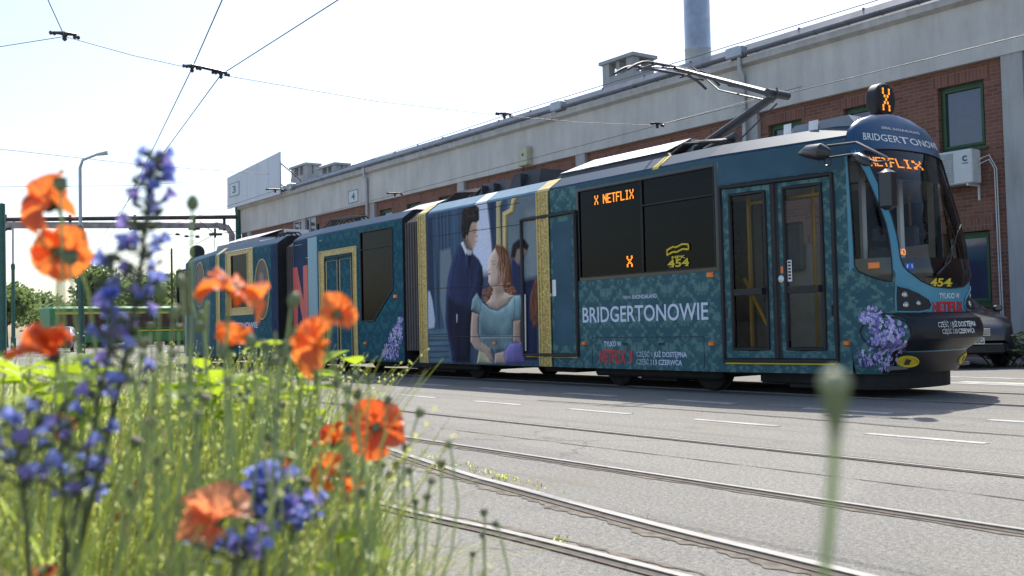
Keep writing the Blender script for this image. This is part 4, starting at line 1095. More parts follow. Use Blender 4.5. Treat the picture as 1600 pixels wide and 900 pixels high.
IMG = IMG*.74+IMG.mean(2, keepdims=True)*np.array([.27, .26, .24]); IMG = np.clip((IMG**1.1)*1.2*(.92+.16*vnoise(40, 40, 51))[..., None], 0, 1)
pm_, pt_, pb_ = nodes('printed_picture_film'); at_ = N(pt_, 'ShaderNodeAttribute', attribute_name='print')
pt_.links.new(at_.outputs['Color'], pb_.inputs['Base Color']); pb_.inputs['Roughness'].default_value = .4; pb_.inputs['Specular IOR Level'].default_value = .05
b = MB(); b.grid([[SN(x, z, .0045) for x in GX_] for z in GZ_]); art = b.build('printed_couple', pm_, pic, True)
ca_ = art.data.color_attributes.new('print', 'FLOAT_COLOR', 'POINT')
ca_.data.foreach_set('color', np.concatenate([IMG, np.ones(PXX.shape+(1,))], 2).astype(np.float32).ravel())
# two panel gaps and a rail line over the picture
b = MB()
for p0, p1 in (((672,370),(818,350)), ((672,451),(818,445)), ((669,526),(818,526)), ((674,342),(812,317))):
    bar(b, [sx(*p0), sx(*p1)], .005, SN, .006)
b.build('panel_gap', M['black'], pic)
pd = on('plug_door', 'damask', rect(xg1, P_[1]+.02, P_[2]-.02, P_[3]-.02), .005, tram)
frame('door_frame', P_, .03, pd, off=.02)
b = MB(); xx = sx(818,450)[0]; bar(b, [(xx+.05,P_[1]-.03),(P_[2]-.02,P_[1]-.03)], .01, SN, .012); b.build('door_sill', M['yellow'], pd)
b = MB(); bar(b, [sx(823,460), sx(824,548)], .012, SN, .03); b.build('door_edge', M['alu'], pd)
a = sx(864,463); c = sx(869,437); on('door_sticker', 'white', rect(a[0],a[1],c[0],c[1]), .008, pd)
b = MB(); p = sx(861,461); b.lathe(SN(p[0],p[1],.0),(0,-1,0),[(0,.03),(.025,.03),(.03,.02)],14); b.build('door_button', M['alu'], pd, True)
on('door_leaf_panel', 'upper', rect(xg1+.06, P_[1]+.15, P_[2]-.1, P_[3]-.12), .007, pd)  # plain slate-teal panel laid on the door leaf
def gold_strip(x0, x1, ym=0.006, core='gold', par=tram, z0=ZB+.004):
    w_ = x1-x0; o = on('gilt_border', 'gold', rect(x0, z0, x1, ZS-.002), ym, par)
    b = MB(); prof = [(0,ZS-.001),(.02,ZS+.035),(.25,ZS+.2)]
    b.grid([[(X,yn(X)+a-.006,z+.004) for a,z in prof] for X in (x0,x1)]); b.build('gilt_border_top', M['gold2'], o)
    b = MB()
    for f, r in ((.06,.012),(.3,.008),(.94,.012)): bar(b, [(x0+w_*f,z0+.001),(x0+w_*f,ZS)], r, SN, ym+.004)
    b.build('gilt_moulding', M['gold2'], o)
    return o
gold_strip(-16.27, sx(668,450)[0], .006)
gold_strip(xg0, xg1, .026)
# roof edge in the picture part
b = MB(); prof = [(0,ZS-.001),(.02,ZS+.035),(.25,ZS+.2)]
for (xp0, xp1, mi) in ((669,742,0),(742,760,1),(760,845,0)):
    X0 = sx(xp0,330)[0]; X1 = sx(xp1,310)[0]; b.grid([[(X,yn(X)+a-.004,z+.003) for a,z in prof] for X in (X0,X1)], mi)
b.build('printed_roof_edge', [M['curtain_l'], M['white']], pic)
# yellow marker on the roof edge
b = MB(); X0 = sx(1019,256)[0]; X1 = X0+.12; b.grid([[(X,yn(X)+a-.004,z+.004) for a,z in prof] for X in (X0,X1)]); b.build('jacking_mark', M['yellow'], body1)

# ---- lilac blossom prints
def florets(name, dens, S, uv, n, size, par, seed, base=.004):
    r_ = random.Random(seed); b = MB(); k = 0
    while k < n:
        c0, c1, rad = r_.choice(dens)
        an = r_.uniform(0,2*PI); q = rad*math.sqrt(r_.random()); px, py = c0+q*math.cos(an), c1+q*math.sin(an)*1.05
        try: u, v = uv(px, py)
        except Exception: continue
        if v < .33: continue
        k += 1; off = base+k*.00002; a0 = r_.uniform(0,PI); s = size*r_.uniform(.6,1.2); mi = r_.choice((0,0,1,1,2))
        for j in range(4):
            t = a0+j*PI/2; d = (math.cos(t), math.sin(t)); e = (-d[1], d[0])
            pts = [(0,0),(d[0]*.55+e[0]*.4,d[1]*.55+e[1]*.4),(d[0],d[1]),(d[0]*.55-e[0]*.4,d[1]*.55-e[1]*.4)]
            b.add([S(u+s*x, v+s*y, off) for x, y in pts], [(0,1,2,3)], mi)
    return b.build(name, [M['lilac1'], M['lilac2'], M['lilac3']], par)
florets('printed_lilac', [(612,548,14),(618,530,12),(622,515,8),(606,555,9),(626,500,4)], SN, sx, 420, .03, body2, 3)

# ---- middle car
o2 = on('window', 'tint', s2w, -.012, tram)
b = MB(); bar(b, densify(s2w, 1), .02, SN, .003, True); b.build('rubber_seal', M['black'], o2)
b = MB(); zq = sx(563,391)[1]; bar(b, [(s2w[0][0],zq),(s2w[1][0],zq)], .012, SN, .0); b.build('hopper_bar', M['black'], o2)
b = MB(); a, c, e = sx(577,480), sx(586,477), sx(610,446); b.tube([SN(a[0],.9,-.25),SN(a[0],a[1],-.25),SN(c[0],c[1],-.25),SN(e[0],e[1],-.25)], .018, 8); b.build('handrail', M['rail_yellow'], o2)
q = (sx(501,470)[0], ZB+.02, sx(558.5,470)[0], sx(530,389)[1])
qi = (sx(508,470)[0], ZB+.03, sx(553.5,470)[0], sx(530,397)[1])
mdoor = on('middle_door', 'damask2', rect(qi[0],qi[1],qi[2],qi[3]), .004, tram)
gf = on('gilt_border', 'gold', rect(*q), .012, mdoor, holes=[rect(qi[0]-.0,q[1]-.001,qi[2],qi[3])] if False else [rect(qi[0],q[1]+.005,qi[2],qi[3])])
b = MB(); bar(b, [(q[0],q[1]),(q[0],q[3]),(q[2],q[3]),(q[2],q[1])], .018, SN, .014); bar(b, [(qi[0],q[1]),(qi[0],qi[3]),(qi[2],qi[3]),(qi[2],q[1])], .012, SN, .014); b.build('gilt_moulding', M['gold2'], gf)
b = MB(); bar(b, [(qi[0]+.05,q[1]),(qi[0]+.05,qi[3]-.05),(qi[2]-.05,qi[3]-.05),(qi[2]-.05,q[1])], .03, SN, .006)
xm2 = (qi[0]+qi[2])/2; bar(b, [(xm2,q[1]),(xm2,qi[3]-.05)], .03, SN, .006); b.build('door_frame', M['black'], mdoor)
b = MB()
for xx0, xx1 in ((qi[0]+.1, xm2-.06), (xm2+.06, qi[2]-.1)): bar(b, [(xx0,q[1]),(xx0,qi[3]-.12),(xx1,qi[3]-.12),(xx1,q[1])], .012, SN, .006)
b.build('leaf_edge', M['gold2'], mdoor)
on('navy_wrap_end', 'curtain_d', rect(S2[0]+.005, ZB+.005, sx(482,470)[0], ZS-.005), .0025, body2, step=.4)
on('painted_highlight_band', 'blue', rect(sx(482,470)[0]+.002, ZB+.005, sx(497,470)[0], ZS-.005), .0025, body2, step=.4)  # lighter colour paints in the highlight where the flank bends
b = MB(); a = sx(457.5,511); c = sx(481,414); w_ = c[0]-a[0]; h = c[1]-a[1]
for k, f in enumerate(([(0,0),(.3,0),(.3,1),(0,1)], [(.7,0),(1,0),(1,1),(.7,1)], [(.7,0),(1,0),(.3,1),(0,1)])):
    patch(b, [(a[0]+w_*u, a[1]+h*v) for u, v in f], SN, .006+.001*k)
b.build('red_letter', M['red'], tram)
b = MB(); bar(b, [sx(461,384), sx(503,376)], .006, SN, .006); bar(b, [sx(478,403), sx(503,400)], .005, SN, .006); b.build('panel_gap', M['gold2'], body2)

# ---- rear car
frame('rubber_seal', s3cab, .03, on('cab_window', 'tint', rr_(s3cab), -.01, tram))
o3 = on('window', 'tint', rr_(s3win), -.01, tram)
qo = (sx(354,440)[0], sx(370,492)[1], sx(396,440)[0], sx(376,391)[1])
on('gilt_border', 'gold', rect(*qo), .008, o3, holes=[rr_(s3win)])
b = MB(); bar(b, densify(rect(*qo),1), .02, SN, .012, True); bar(b, densify(rr_(s3win),1), .015, SN, .012, True); b.build('gilt_moulding', M['gold2'], o3)
def oval(cx, cy, rx, ry, n=28): return spoly([(cx+rx*math.cos(2*PI*i/n), cy+ry*math.sin(2*PI*i/n)) for i in range(n)])
ov = on('oval_portrait', 'hair_d2', oval(410,452,11,46), .005, tram)
on('painted_figure', 'hair_d', oval(408,462,8,34), .007, ov); on('painted_figure', 'skin2', oval(409,436,4,11), .009, ov)
b = MB(); bar(b, oval(410,452,11.4,47), .014, SN, .008, True); b.build('gilt_moulding', M['gold2'], ov)
ov2 = on('oval_portrait', 'hair_d', oval(313,445,7,34), .005, tram)
b = MB(); bar(b, oval(313,445,7.4,35), .014, SN, .008, True); b.build('gilt_moulding', M['gold'], ov2)
x_ = sx(338,440)[0]; gold_strip(x_, x_+.28, .006)
on('navy_wrap_end', 'curtain_d', rect(sx(424,450)[0], ZB+.005, S3[1]-.005, ZS-.005), .002, body3)
b = MB(); a = sx(342,514); c = sx(403,503); text(b, 'BRIDGERTONOWIE', SN, a[0], a[1], c[0], c[1], .006, .02)
a = sx(352,538); c = sx(394,533); text(b, 'CZĘŚĆ 1 JUŻ DOSTĘPNA', SN, a[0], a[1], c[0], c[1], .006, .01); b.build('lettering', M['pale'], tram)
# tail: rounded end with dark glass
def tail(u, z, off=0):
    xn = -31.0+.22*max(0,(z-1.2))+.25*max(0,.7-z); Wd = YC-yn(-30.4)
    c, s = math.cos(u), math.sin(u); e = 2/2.6
    X = -30.4+(xn+30.4)*abs(s)**e; Y = YC-math.copysign(abs(c)**e, c)*Wd
    return (X-off*s, Y-off*c, z)
b = MB(); b.grid([[tail(PI*i/24, ZB+(ZS-ZB)*j/14) for i in range(25)] for j in range(15)], 0)
b.grid([[tail(PI*i/24, ZS) for i in range(25)], [(-30.4+(tail(PI*i/24,ZS)[0]+30.4)*.7, YC+(tail(PI*i/24,ZS)[1]-YC)*.8, ZS+.2) for i in range(25)], [(-30.4, YC+(tail(PI*i/24,ZS)[1]-YC)*.5, ZS+.27) for i in range(25)]], 0)
tl = b.build('tail_body', M['blue'], tram, True)
b = MB(); b.grid([[tail(PI*(.12+.76*i/20), 1.25+1.45*j/8, .006) for i in range(21)] for j in range(9)]); b.build('tail_window', M['gloss_black'], tram)
b = MB(); b.grid([[tail(PI*(.1+.8*i/20), .35+.5*j/4, .03) for i in range(21)] for j in range(5)]); b.build('tail_bumper', M['plinth'], tram, True)
for k in (.2, .8):
    b = MB(); b.lathe(tail(PI*k, 1.05, .0), Vector((-1,0,0)), [(0,.07),(.06,.07),(.07,.05)], 14); b.build('tail_lamp', M['red'], tram)

# ---- bellows
def bellows(X0, X1, n, y0):
    b = MB(); y1 = 2*YC-y0
    for i in range(n):
        xa_ = X0+(X1-X0)*i/n; xb_ = X0+(X1-X0)*(i+1)/n; xm_ = (xa_+xb_)/2
        rows = []
        for X, d_ in ((xa_,.10),(xm_-.022,0),(xm_+.022,0),(xb_,.10)):
            rows.append([(X,y0+d_,.5),(X,y0+d_,2.9-d_),(X,y0+.3+d_,3.12-d_),(X,y1-.3-d_,3.12-d_),(X,y1-d_,2.9-d_),(X,y1-d_,.5)])
        b.grid(rows)
    return b.build('bellows', M['bellow'], tram)
bellows(S2[1], S1[0], 6, 9.69); bellows(S3[1], S2[0], 6, 9.86)

# ---- cab front
XNT = [(.20,-6.78),(.28,-6.74),(.45,-6.64),(.54,-6.60),(.59,-6.50),(.64,-6.38),(.72,-6.345),(.84,-6.36),(.90,-6.40),(.93,-6.50),(.945,-6.525),(1.15,-6.53),(1.4,-6.49),(1.75,-6.54),(2.1,-6.64),(2.4,-6.75),(2.75,-6.89),(2.98,-7.00),(3.1,-7.04),(3.2,-7.075),(3.28,-7.11),(3.33,-7.15)]
def interp(T, z):
    if z <= T[0][0]: return T[0][1]
    for (a, x), (b_, y) in zip(T, T[1:]):
        if z <= b_:
            t = (z-a)/(b_-a); return x+(y-x)*t
    return T[-1][1]
WN = YC-yn(XN); ZT = 3.33
def nose0(u, z):
    W = WN
    if z > 2.9: W = WN*max(0, 1-((z-2.9)/(ZT-2.9+.004))**2.3)**.5
    if z < .5: W = WN-(.5-z)*.25
    c, s = math.cos(u), math.sin(u); e = 2/2.5
    return Vector((XN+(interp(XNT, z)-XN)*abs(s)**e, YC-math.copysign(abs(c)**e, c)*W, z))
def SNO(u, z, off=0.0):
    p = nose0(u, z)
    if not off: return p
    h = .02; uu = min(max(u, h), PI-h)
    n = (nose0(uu+h, z)-nose0(uu-h, z)).cross(nose0(uu, min(z+h, ZT-.01))-nose0(uu, min(z, ZT-.03)-h))
    if n.length < 1e-9: n = Vector((1, 0, 0))
    n.normalize()
    if n.dot(Vector((p.x-(XN-.6), p.y-YC, 0))) < 0: n = -n
    return p+n*off
def nu(px, py, u=.5, z=None):
    if z is None: z = PY(px, py, 10.2).z
    best = None
    for i in range(4, 60):                                      # coarse search for the visible side
        uu = PI*.62*i/60
        for k in range(-6, 7):
            zz = z+k*.04; q = proj(SNO(uu, zz)); e = (q[0]-px)**2+(q[1]-py)**2
            if best is None or e < best[0]: best = (e, uu, zz)
    _, u, z = best
    for _ in range(12):
        q = proj(nose0(u, z)); h = 1e-3
        qu = proj(nose0(u+h, z)); qz = proj(nose0(u, z+h))
        a, b_, c, d_ = (qu[0]-q[0])/h, (qz[0]-q[0])/h, (qu[1]-q[1])/h, (qz[1]-q[1])/h
        det = a*d_-b_*c
        if abs(det) < 1e-3: break
        ex, ey = px-q[0], py-q[1]
        du, dz = (d_*ex-b_*ey)/det, (a*ey-c*ex)/det
        u = min(max(u+max(-.1, min(.1, du)), .02), 2.4); z += max(-.1, min(.1, dz))
    return u, z
def npoly(pts): return [nu(*p) for p in pts]
def mir(poly): return [(PI-u, z) for u, z in reversed(poly)]
edge = npoly([(1346,236),(1357,260),(1368,284),(1379,311),(1389.6,338.5),(1396,362),(1400,382),(1403,404)])
ub = npoly([(1403,404),(1409,415),(1416,422.5),(1436,437),(1455,446)])
zc = nu(1470,449)[1]; ztop = edge[0][1]
edge = [(u+.045, z) for u, z in edge]; ub = [(u+.03, z-.01) for u, z in ub]
EDGE = edge
def halfscreen(): return edge+ub[1:]
hs = [p for p in halfscreen() if p[0] < PI/2-.1]
screen = hs+[(PI/2, min(p[1] for p in hs)-.02)]+mir(hs)
tl_ = [(edge[0][0]+(PI-2*edge[0][0])*i/8, ztop+.05*math.sin(PI*i/8)) for i in range(1, 8)]
screen = list(reversed(tl_)) + screen if False else screen+list(reversed(tl_))
cabw = npoly([(1313,242),(1330,242),(1339,249),(1351,271),(1362,295),(1374,323),(1384,350),(1390,380),(1393,408),(1393,440),(1376,437),(1358,431),(1342,424),(1329,416),(1318,402),(1312,382)])
cabw = [(max(u, .06), z) for u, z in cabw]
print('screen', [(round(u,2),round(z,2)) for u,z in screen]); print('cabw', [(round(u,2),round(z,2)) for u,z in cabw])
b = MB(); patch(b, [(0,ZB),(PI,ZB),(PI,ZT-.002),(0,ZT-.002)], SNO, 0, .09, [screen, cabw, mir(cabw)])
for i, f in enumerate(b.f):
    z = sum(b.v[j][2] for j in f)/len(f); y = sum(b.v[j][1] for j in f)/len(f); x = sum(b.v[j][0] for j in f)/len(f)
    b.m[i] = 1 if z > ztop-.02 else (2 if (z < 1.45 and y < 10.12) else 0)
cab = b.build('cab_body', [M['blue'], M['navy'], M['damask']], tram, True, 40)
def onn(name, mi, poly, off, par=tram, step=.07, holes=(), smooth=True):
    b = MB(); patch(b, poly, SNO, off, step, holes); return b.build(name, M[mi] if isinstance(mi, str) else mi, par, smooth)
ws = onn('windscreen', 'screen_glass', screen, -.004)
def inset(poly, s):
    cx = sum(p[0] for p in poly)/len(poly); cz = sum(p[1] for p in poly)/len(poly); return [(cx+(u-cx)*s, cz+(z-cz)*s) for u, z in poly]
zl = nu(1403,403)[1]
low = [p for p in screen if p[1] <= zl+.001]; 
lowp = [(min(p[0] for p in low), zl)]+[p for p in hs if p[1] < zl-.005]+[(PI/2, min(p[1] for p in hs)-.02)]+mir([p for p in hs if p[1] < zl-.005])+[(PI-min(p[0] for p in low), zl)]
onn('windscreen_black_panel', 'gloss_black', lowp, .004, ws)
b = MB(); pts = densify(screen, .08); bar(b, pts, .008, SNO, .003, True); b.build('rubber_seal', M['black'], ws)
upb = [(u, z) for u, z in edge if z > ztop-.5]
# dark top band inside the screen with the route display
zt0 = ztop-.30
on_ = [(edge[0][0]+.04, ztop-.01)]+[(u+.03, z) for u, z in edge if z > zt0]+[(edge[2][0]+.05, zt0)]
band = [(EDGE[0][0]+.08, ztop-.015), (EDGE[1][0]+.08, zt0), (PI-EDGE[1][0]-.08, zt0), (PI-EDGE[0][0]-.08, ztop-.015)]
onn('display_board', 'ink', band, -.05, ws)
l0 = nu(1366,262); l1 = nu(1432,244)
b = MB(); zlm = (nu(1366,262)[1]+nu(1432,264)[1])/2; zhm = (nu(1366,241)[1]+nu(1432,246)[1])/2
zq_ = (zhm-zlm)*.14; led(b, 'NETFLIX', SNO, l0[0]-.02, zlm+zq_, l1[0]+.06, zhm-zq_, -.03, bold=1.25); b.build('front_route_display', M['led'], tram)
cw = onn('cab_window', 'clear', cabw, -.004); b = MB(); bar(b, densify(cabw,.06), .009, SNO, .003, True); b.build('rubber_seal', M['black'], cw)
zsill = nu(1350,404)[1]
lowc = [p for p in cabw if p[1] < zsill-.01]; lowc = [(max(p[0] for p in lowc), zsill)]+[p for p in lowc]+[(min(p[0] for p in lowc)-.01, zsill)]
onn('cab_window_lower_panel', 'gloss_black', lowc, .004, cw)
top_c = [p for p in cabw if p[1] > nu(1325,262)[1]]
onn('cab_window_upper_panel', 'gloss_black', top_c, .003, cw)
cw2 = onn('cab_window', 'screen_glass', mir(cabw), -.004)
a = nu(1358,419); c = nu(1374,411); q = [(a[0],a[1]),(c[0],a[1]),(c[0],c[1]),(a[0],c[1])]
b = MB(); patch(b, q, SNO, .02, .05); patch(b, q, SNO, .006, .05); bar(b, q, .012, SNO, .012, True); b.build('turn_lamp', M['amber'], tram)
# lettering on the front
b = MB(); a = nu(1345,217); c = nu(1447,225)
vs_, fs_ = text_pts('BRIDGERTONOWIE', .012); lo = min(v[0] for v in vs_); hi = max(v[0] for v in vs_)
uA, uB = a[0]+.06, PI*.80
zA, zB = a[1]-.01, nu(1350,206)[1]-.01
b.add([SNO(uA+(v[0]-lo)/(hi-lo)*(uB-uA), zA+(v[1]/.69)*(zB-zA)*.95, .006) for v in vs_], fs_)
b.build('front_lettering', M['white'], tram); b = MB()
p = nu(1390,203); text(b, 'SERIAL SHONDALAND', SNO, uA+.5, p[1]-.0, uB-.55, p[1]+.03, .006, .01)
zt2 = nu(1470,466)[1]; zt3 = nu(1470,458)[1]; uL = nu(1467,466)[0]; uR = nu(1498,466)[0]
b.build('front_lettering', M['white'], tram); b = MB()
text(b, 'TYLKO W', SNO, uL, zt2, uR, zt3, .006, .02)
b.build('front_lettering', M['white'], tram); b = MB()
z1_, z2_ = nu(1480,511)[1], nu(1480,504)[1]
uL2, uR2 = nu(1464,508)[0], min(nu(1522,508)[0], 2.35)
two(b, 'CZĘŚĆ 1', 'JUŻ DOSTĘPNA', SNO, uL2, z1_, uR2, z2_, .022, .36)
z1_, z2_ = nu(1480,521)[1], nu(1480,514.5)[1]
two(b, 'CZĘŚĆ 2', '13 CZERWCA', SNO, uL2+.05, z1_, uR2-.05, z2_, .022, .4)
b.build('front_lettering', M['white'], tram)
b = MB(); z1_, z2_ = .965, 1.075; text(b, 'NETFLIX', SNO, nu(1457,485)[0], z1_, min(nu(1504,482)[0], 2.3), z2_, .007, .045); b.build('red_lettering', M['red'], tram)
b = MB(); z1_, z2_ = nu(1470,447)[1], nu(1470,435)[1]; slab_number(b, SNO, nu(1453,441)[0], z1_, nu(1487,441)[0], z2_, .009); b.build('fleet_number', M['yellow'], tram)
p = nu(1419,416); q = [(p[0]-.05,p[1]-.035),(p[0]+.09,p[1]-.035),(p[0]+.09,p[1]+.035),(p[0]-.05,p[1]+.035)]
st = onn('blue_access_sticker', mat('blue_sticker', lin(30,90,200), .4), q, .007, ws)
b = MB(); patch(b, [(p[0]-.03,p[1]-.02),(p[0]-.015,p[1]-.02),(p[0]+.005,p[1]+.02),(p[0]-.02,p[1]+.02)], SNO, .009); patch(b, [(p[0]+.05,p[1]-.02),(p[0]+.065,p[1]-.02),(p[0]+.065,p[1]+.02),(p[0]+.05,p[1]+.02)], SNO, .009); b.build('sticker_symbol', M['white'], st)
p0 = nu(1405,398); p1 = nu(1416,388); b = MB(); led(b, '50', SNO, p0[0], p0[1], p1[0], p1[1], -.03); b.build('speed_display', M['led'], tram)
# head lamps
hl = npoly([(1400,446),(1418,450),(1436,458),(1451,468),(1455,477),(1452,484),(1436,487.5),(1400,487)])
for poly, side in ((hl, 0), (mir(hl), 1)):
    h_ = onn('headlight', 'plinth', poly, .010); b = MB(); bar(b, densify(poly,.05), .01, SNO, .01, True); b.build('lamp_rim', M['blue'], h_)
    for (px, py, r) in ((1413,460.5,.034),(1415,476.5,.034),(1434.5,474,.03)):
        u, z = nu(px, py); u = PI-u if side else u
        c0 = Vector(SNO(u, z, .012)); nrm = (Vector(SNO(u, z, .03))-c0).normalized()
        b = MB(); b.lathe(c0-nrm*.01, nrm, [(0,r),(.012,r),(.016,r*.85),(.006,r*.8)], 18); rg = b.build('lamp_ring', M['chrome'], h_, True)
        b = MB(); b.lathe(c0, nrm, [(.0,r*.78),(.006,r*.7),(.012,r*.4),(.013,.002)], 16); b.build('lens', M['headglass'], rg, True)
# bumper
bu = [(.66,.99),(.60,.90),(.56,.75),(.50,.55),(.47,.30),(PI-.47,.30),(PI-.50,.55),(PI-.56,.75),(PI-.60,.90),(PI-.66,.99)]
zbt = nu(1430,491)[1]
bu = [(.60,zbt),(.70,zbt-.06),(.74,.70),(.64,.48),(.54,.29),(PI-.54,.29),(PI-.64,.48),(PI-.74,.7),(PI-.7,zbt-.06),(PI-.60,zbt)]
onn('bumper', 'plinth', bu, .014)
b = MB()
for zz in (zbt+.01,): bar(b, [(.3+i*(PI-.6)/30, zz) for i in range(31)], .008, SNO, .006)
b.build('bumper_gap', M['black'], tram)
el = npoly([(1385+40*math.cos(2*PI*i/30), 519+23*math.sin(2*PI*i/30)) for i in range(30)])
b = MB(); bar(b, el, .008, SNO, .012, True); b.build('coupler_hatch_gap', M['black'], tram)
onn('coupler_hatch', 'damask', el, .008, tram)
fgp = npoly([(1417+16*math.cos(2*PI*i/16), 564+7.5*math.sin(2*PI*i/16)) for i in range(16)])
for poly in (fgp, mir(fgp)):
    f_ = onn('fog_lamp', 'yellow', poly, .022, smooth=False); b = MB(); bar(b, poly, .014, SNO, .018, True); b.build('lamp_rim', M['yellow'], f_)
    b = MB(); cx_ = sum(p[0] for p in poly)/16; cz_ = sum(p[1] for p in poly)/16; patch(b, [(cx_-.07,cz_-.03),(cx_+.03,cz_-.035),(cx_+.05,cz_+.02),(cx_-.05,cz_+.035)], SNO, .025); b.build('lamp_recess', M['piperust'], f_)
def nuv(px, py):
    return nu_fast(px, py)
# bilinear look-up so that many small petals stay quick
GX = [1330+10*i for i in range(11)]; GY = [470+10*i for i in range(13)]
TB = [[nu(x, y) for x in GX] for y in GY]
def nu_fast(px, py):
    fx = (px-1330)/10; fy = (py-470)/10; i = int(fx); j = int(fy)
    if not (0 <= i < 10 and 0 <= j < 12): raise ValueError
    a, b_ = fx-i, fy-j; o = []
    for k in (0, 1): o.append((TB[j][i][k]*(1-a)+TB[j][i+1][k]*a)*(1-b_)+(TB[j+1][i][k]*(1-a)+TB[j+1][i+1][k]*a)*b_)
    return o
florets('printed_lilac', [(1362,492,13),(1352,497,7),(1375,506,20),(1380,516,20),(1398,517,18),(1392,532,16),(1374,530,12),(1370,551,22),(1352,562,12),(1386,560,18),(1384,576,10),(1404,540,10)], SNO, nuv, 420, .026, tram, 5, .016)
# wipers
b = MB(); A = SNO(*nu(1461,429), .03); B_ = SNO(*nu(1493,362), .03); C_ = SNO(*nu(1480,410), .03)
b.tube([A, C_, B_], [.018,.014,.009], 6); b.tube([SNO(*nu(1474,414), .02), SNO(*nu(1499,352), .02)], .009, 5); b.build('wiper', M['black'], tram)
# mirrors
mp = Vector(SNO(*nu(1318,238), .0))
def mirror_arm(pts, r): b = MB(); b.tube(pts, r, 8); return b.build('mirror_arm', M['darksteel'], tram, True)
Ym = 9.55; Xm = PY(1385,300,9.55)
rearp = PY(1275,241,9.62); 
pod = [PY(1247,240.5,9.68), PY(1262,237,9.63), PY(1282,237.5,9.62), PY(1297,240,9.68)]
b = MB(); b.tube(pod, [.012,.075,.1,.05], 14); b.build('camera_pod', M['mirror'], tram, True)
b = MB(); p = PY(1293,255,9.7); b.tube([p+Vector((.05*math.cos(k*PI/6),0,.05*math.sin(k*PI/6)+.02)) for k in range(12)], .012, 6, closed=True); b.build('pod_bracket', M['mirror'], tram, True)
a1_ = [PY(1293,228,9.75), PY(1338,222.5,9.72), PY(1385,246,9.6), PY(1390,262,9.55)]
mirror_arm(a1_, .016)
mirror_arm([PY(1296,246,9.75), PY(1338,240,9.78), PY(1368,253,9.65), PY(1389,252,9.57)], .013)
b = MB(); b.tube([PY(1335,243,9.72), PY(1342,246,9.70), PY(1354,253,9.67), PY(1360,257,9.66)], [.03,.055,.055,.02], 12); b.build('side_camera', M['mirror'], tram, True)
p0 = PY(1376,266,9.52); p1 = PY(1400,327,9.52); w_ = p1.x-p0.x; h_ = p0.z-p1.z; c = (p0+p1)/2
b = MB(); b.bbox((c.x-w_*.46,9.42,c.z-h_*.5),(c.x+w_*.46,9.60,c.z+h_*.5),.04); mh = b.build('mirror', M['mirror'], tram, True)
b = MB(); b.tube([Vector((c.x+.03,9.53,c.z+h_*.5)), a1_[-1]], .02, 8); b.build('mirror_stem', M['darksteel'], mh)
b = MB(); b.add([(c.x-w_*.47,9.455,c.z-h_*.44),(c.x-w_*.47,9.565,c.z-h_*.44),(c.x-w_*.47,9.565,c.z+h_*.44),(c.x-w_*.47,9.455,c.z+h_*.44)],[(0,1,2,3)]); b.build('mirror_glass', M['chrome'], mh)
# route disc on the roof
pdz = PY(1376,182,YC); cxd = pdz.x; r = .205; cz = pdz.z+.19
b = MB(); n = 28; prof = [(0,.9),(.02,1.0),(.13,1.0),(.15,.92)]
def dpt(k, s, x):
    an = 2*PI*k/n; zz = max(cz+r*s*math.sin(an), pdz.z-.0); return (x, YC+r*s*math.cos(an), zz)
rows = [[dpt(k, s, cxd-.07+x) for k in range(n)] for x, s in prof]; b.grid(rows, 0, True); b.add(rows[0], [tuple(range(n))]); b.add(rows[-1], [tuple(range(n-1,-1,-1))]); b.box((cxd-.06,YC-.1,pdz.z-.08),(cxd+.06,YC+.1,pdz.z+.02))
dc = b.build('route_disc', M['black'], tram, True)
def SD(y, z, off=0): return (cxd+.083+off, y, z)
b = MB(); patch(b, [(YC-.14,cz-.15),(YC+.14,cz-.15),(YC+.14,cz+.15),(YC-.14,cz+.15)], SD, 0); b.build('disc_display', M['ink'], dc)
b = MB(); led(b, 'X', SD, YC-.08, cz-.14, YC+.07, cz+.14, .004, bold=1.05); b.build('disc_letter', M['led'], dc)
# tail disc
pdz = PY(308,402,YC); b = MB(); b.lathe((pdz.x-.05,YC,pdz.z+.16),(1,0,0),[(0,.2),(.02,.225),(.12,.225),(.14,.2)],24); b.box((pdz.x-.05,YC-.08,pdz.z-.2),(pdz.x+.05,YC+.08,pdz.z)); b.build('route_disc', M['black'], tram, True)

# ---- inside
inner = lambda X, z, o=0: SF(X, z, -.04)
b = MB(); patch(b, rect(-10.35,.38,XN,2.72), inner, 0, None, farw[3:]); b.build('cabin_lining', M['interior'], tram)
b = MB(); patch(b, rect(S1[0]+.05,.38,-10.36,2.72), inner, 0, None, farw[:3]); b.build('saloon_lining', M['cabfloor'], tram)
b = MB(); b.box((S1[0]+.05,9.75,.33),(-8.95,11.95,.37)); b.box((-8.95,10.05,.33),(XN,11.65,.37)); b.box((XN,10.1,.33),(-6.75,11.6,.37)); b.build('cabin_floor', M['cabfloor'], tram)
b = MB(); b.box((S1[0]+.05,9.75,2.72),(-8.95,11.95,2.76)); b.box((-8.95,10.05,2.72),(-7.15,11.65,2.76)); b.build('cabin_ceiling', M['interior'], tram)
b = MB(); b.box((-7.32,10.35,.37),(-7.28,11.5,1.25)); b.box((-7.32,10.35,1.25),(-7.28,10.43,2.72)); b.box((-7.32,11.1,1.25),(-7.28,11.18,2.72)); b.box((-8.9,11.0,.37),(-8.2,11.05,1.9)); b.build('cab_partition', M['interior'], tram)
b = MB(); b.bbox((-7.15,10.15,.75),(-6.72,11.55,1.28),.1); b.lathe((-7.0,10.9,1.25),(.0,0,1),[(0,.35),(.08,.34),(.14,.28),(.18,.1)],20); b.build('dashboard', M['plinth'], tram, True)
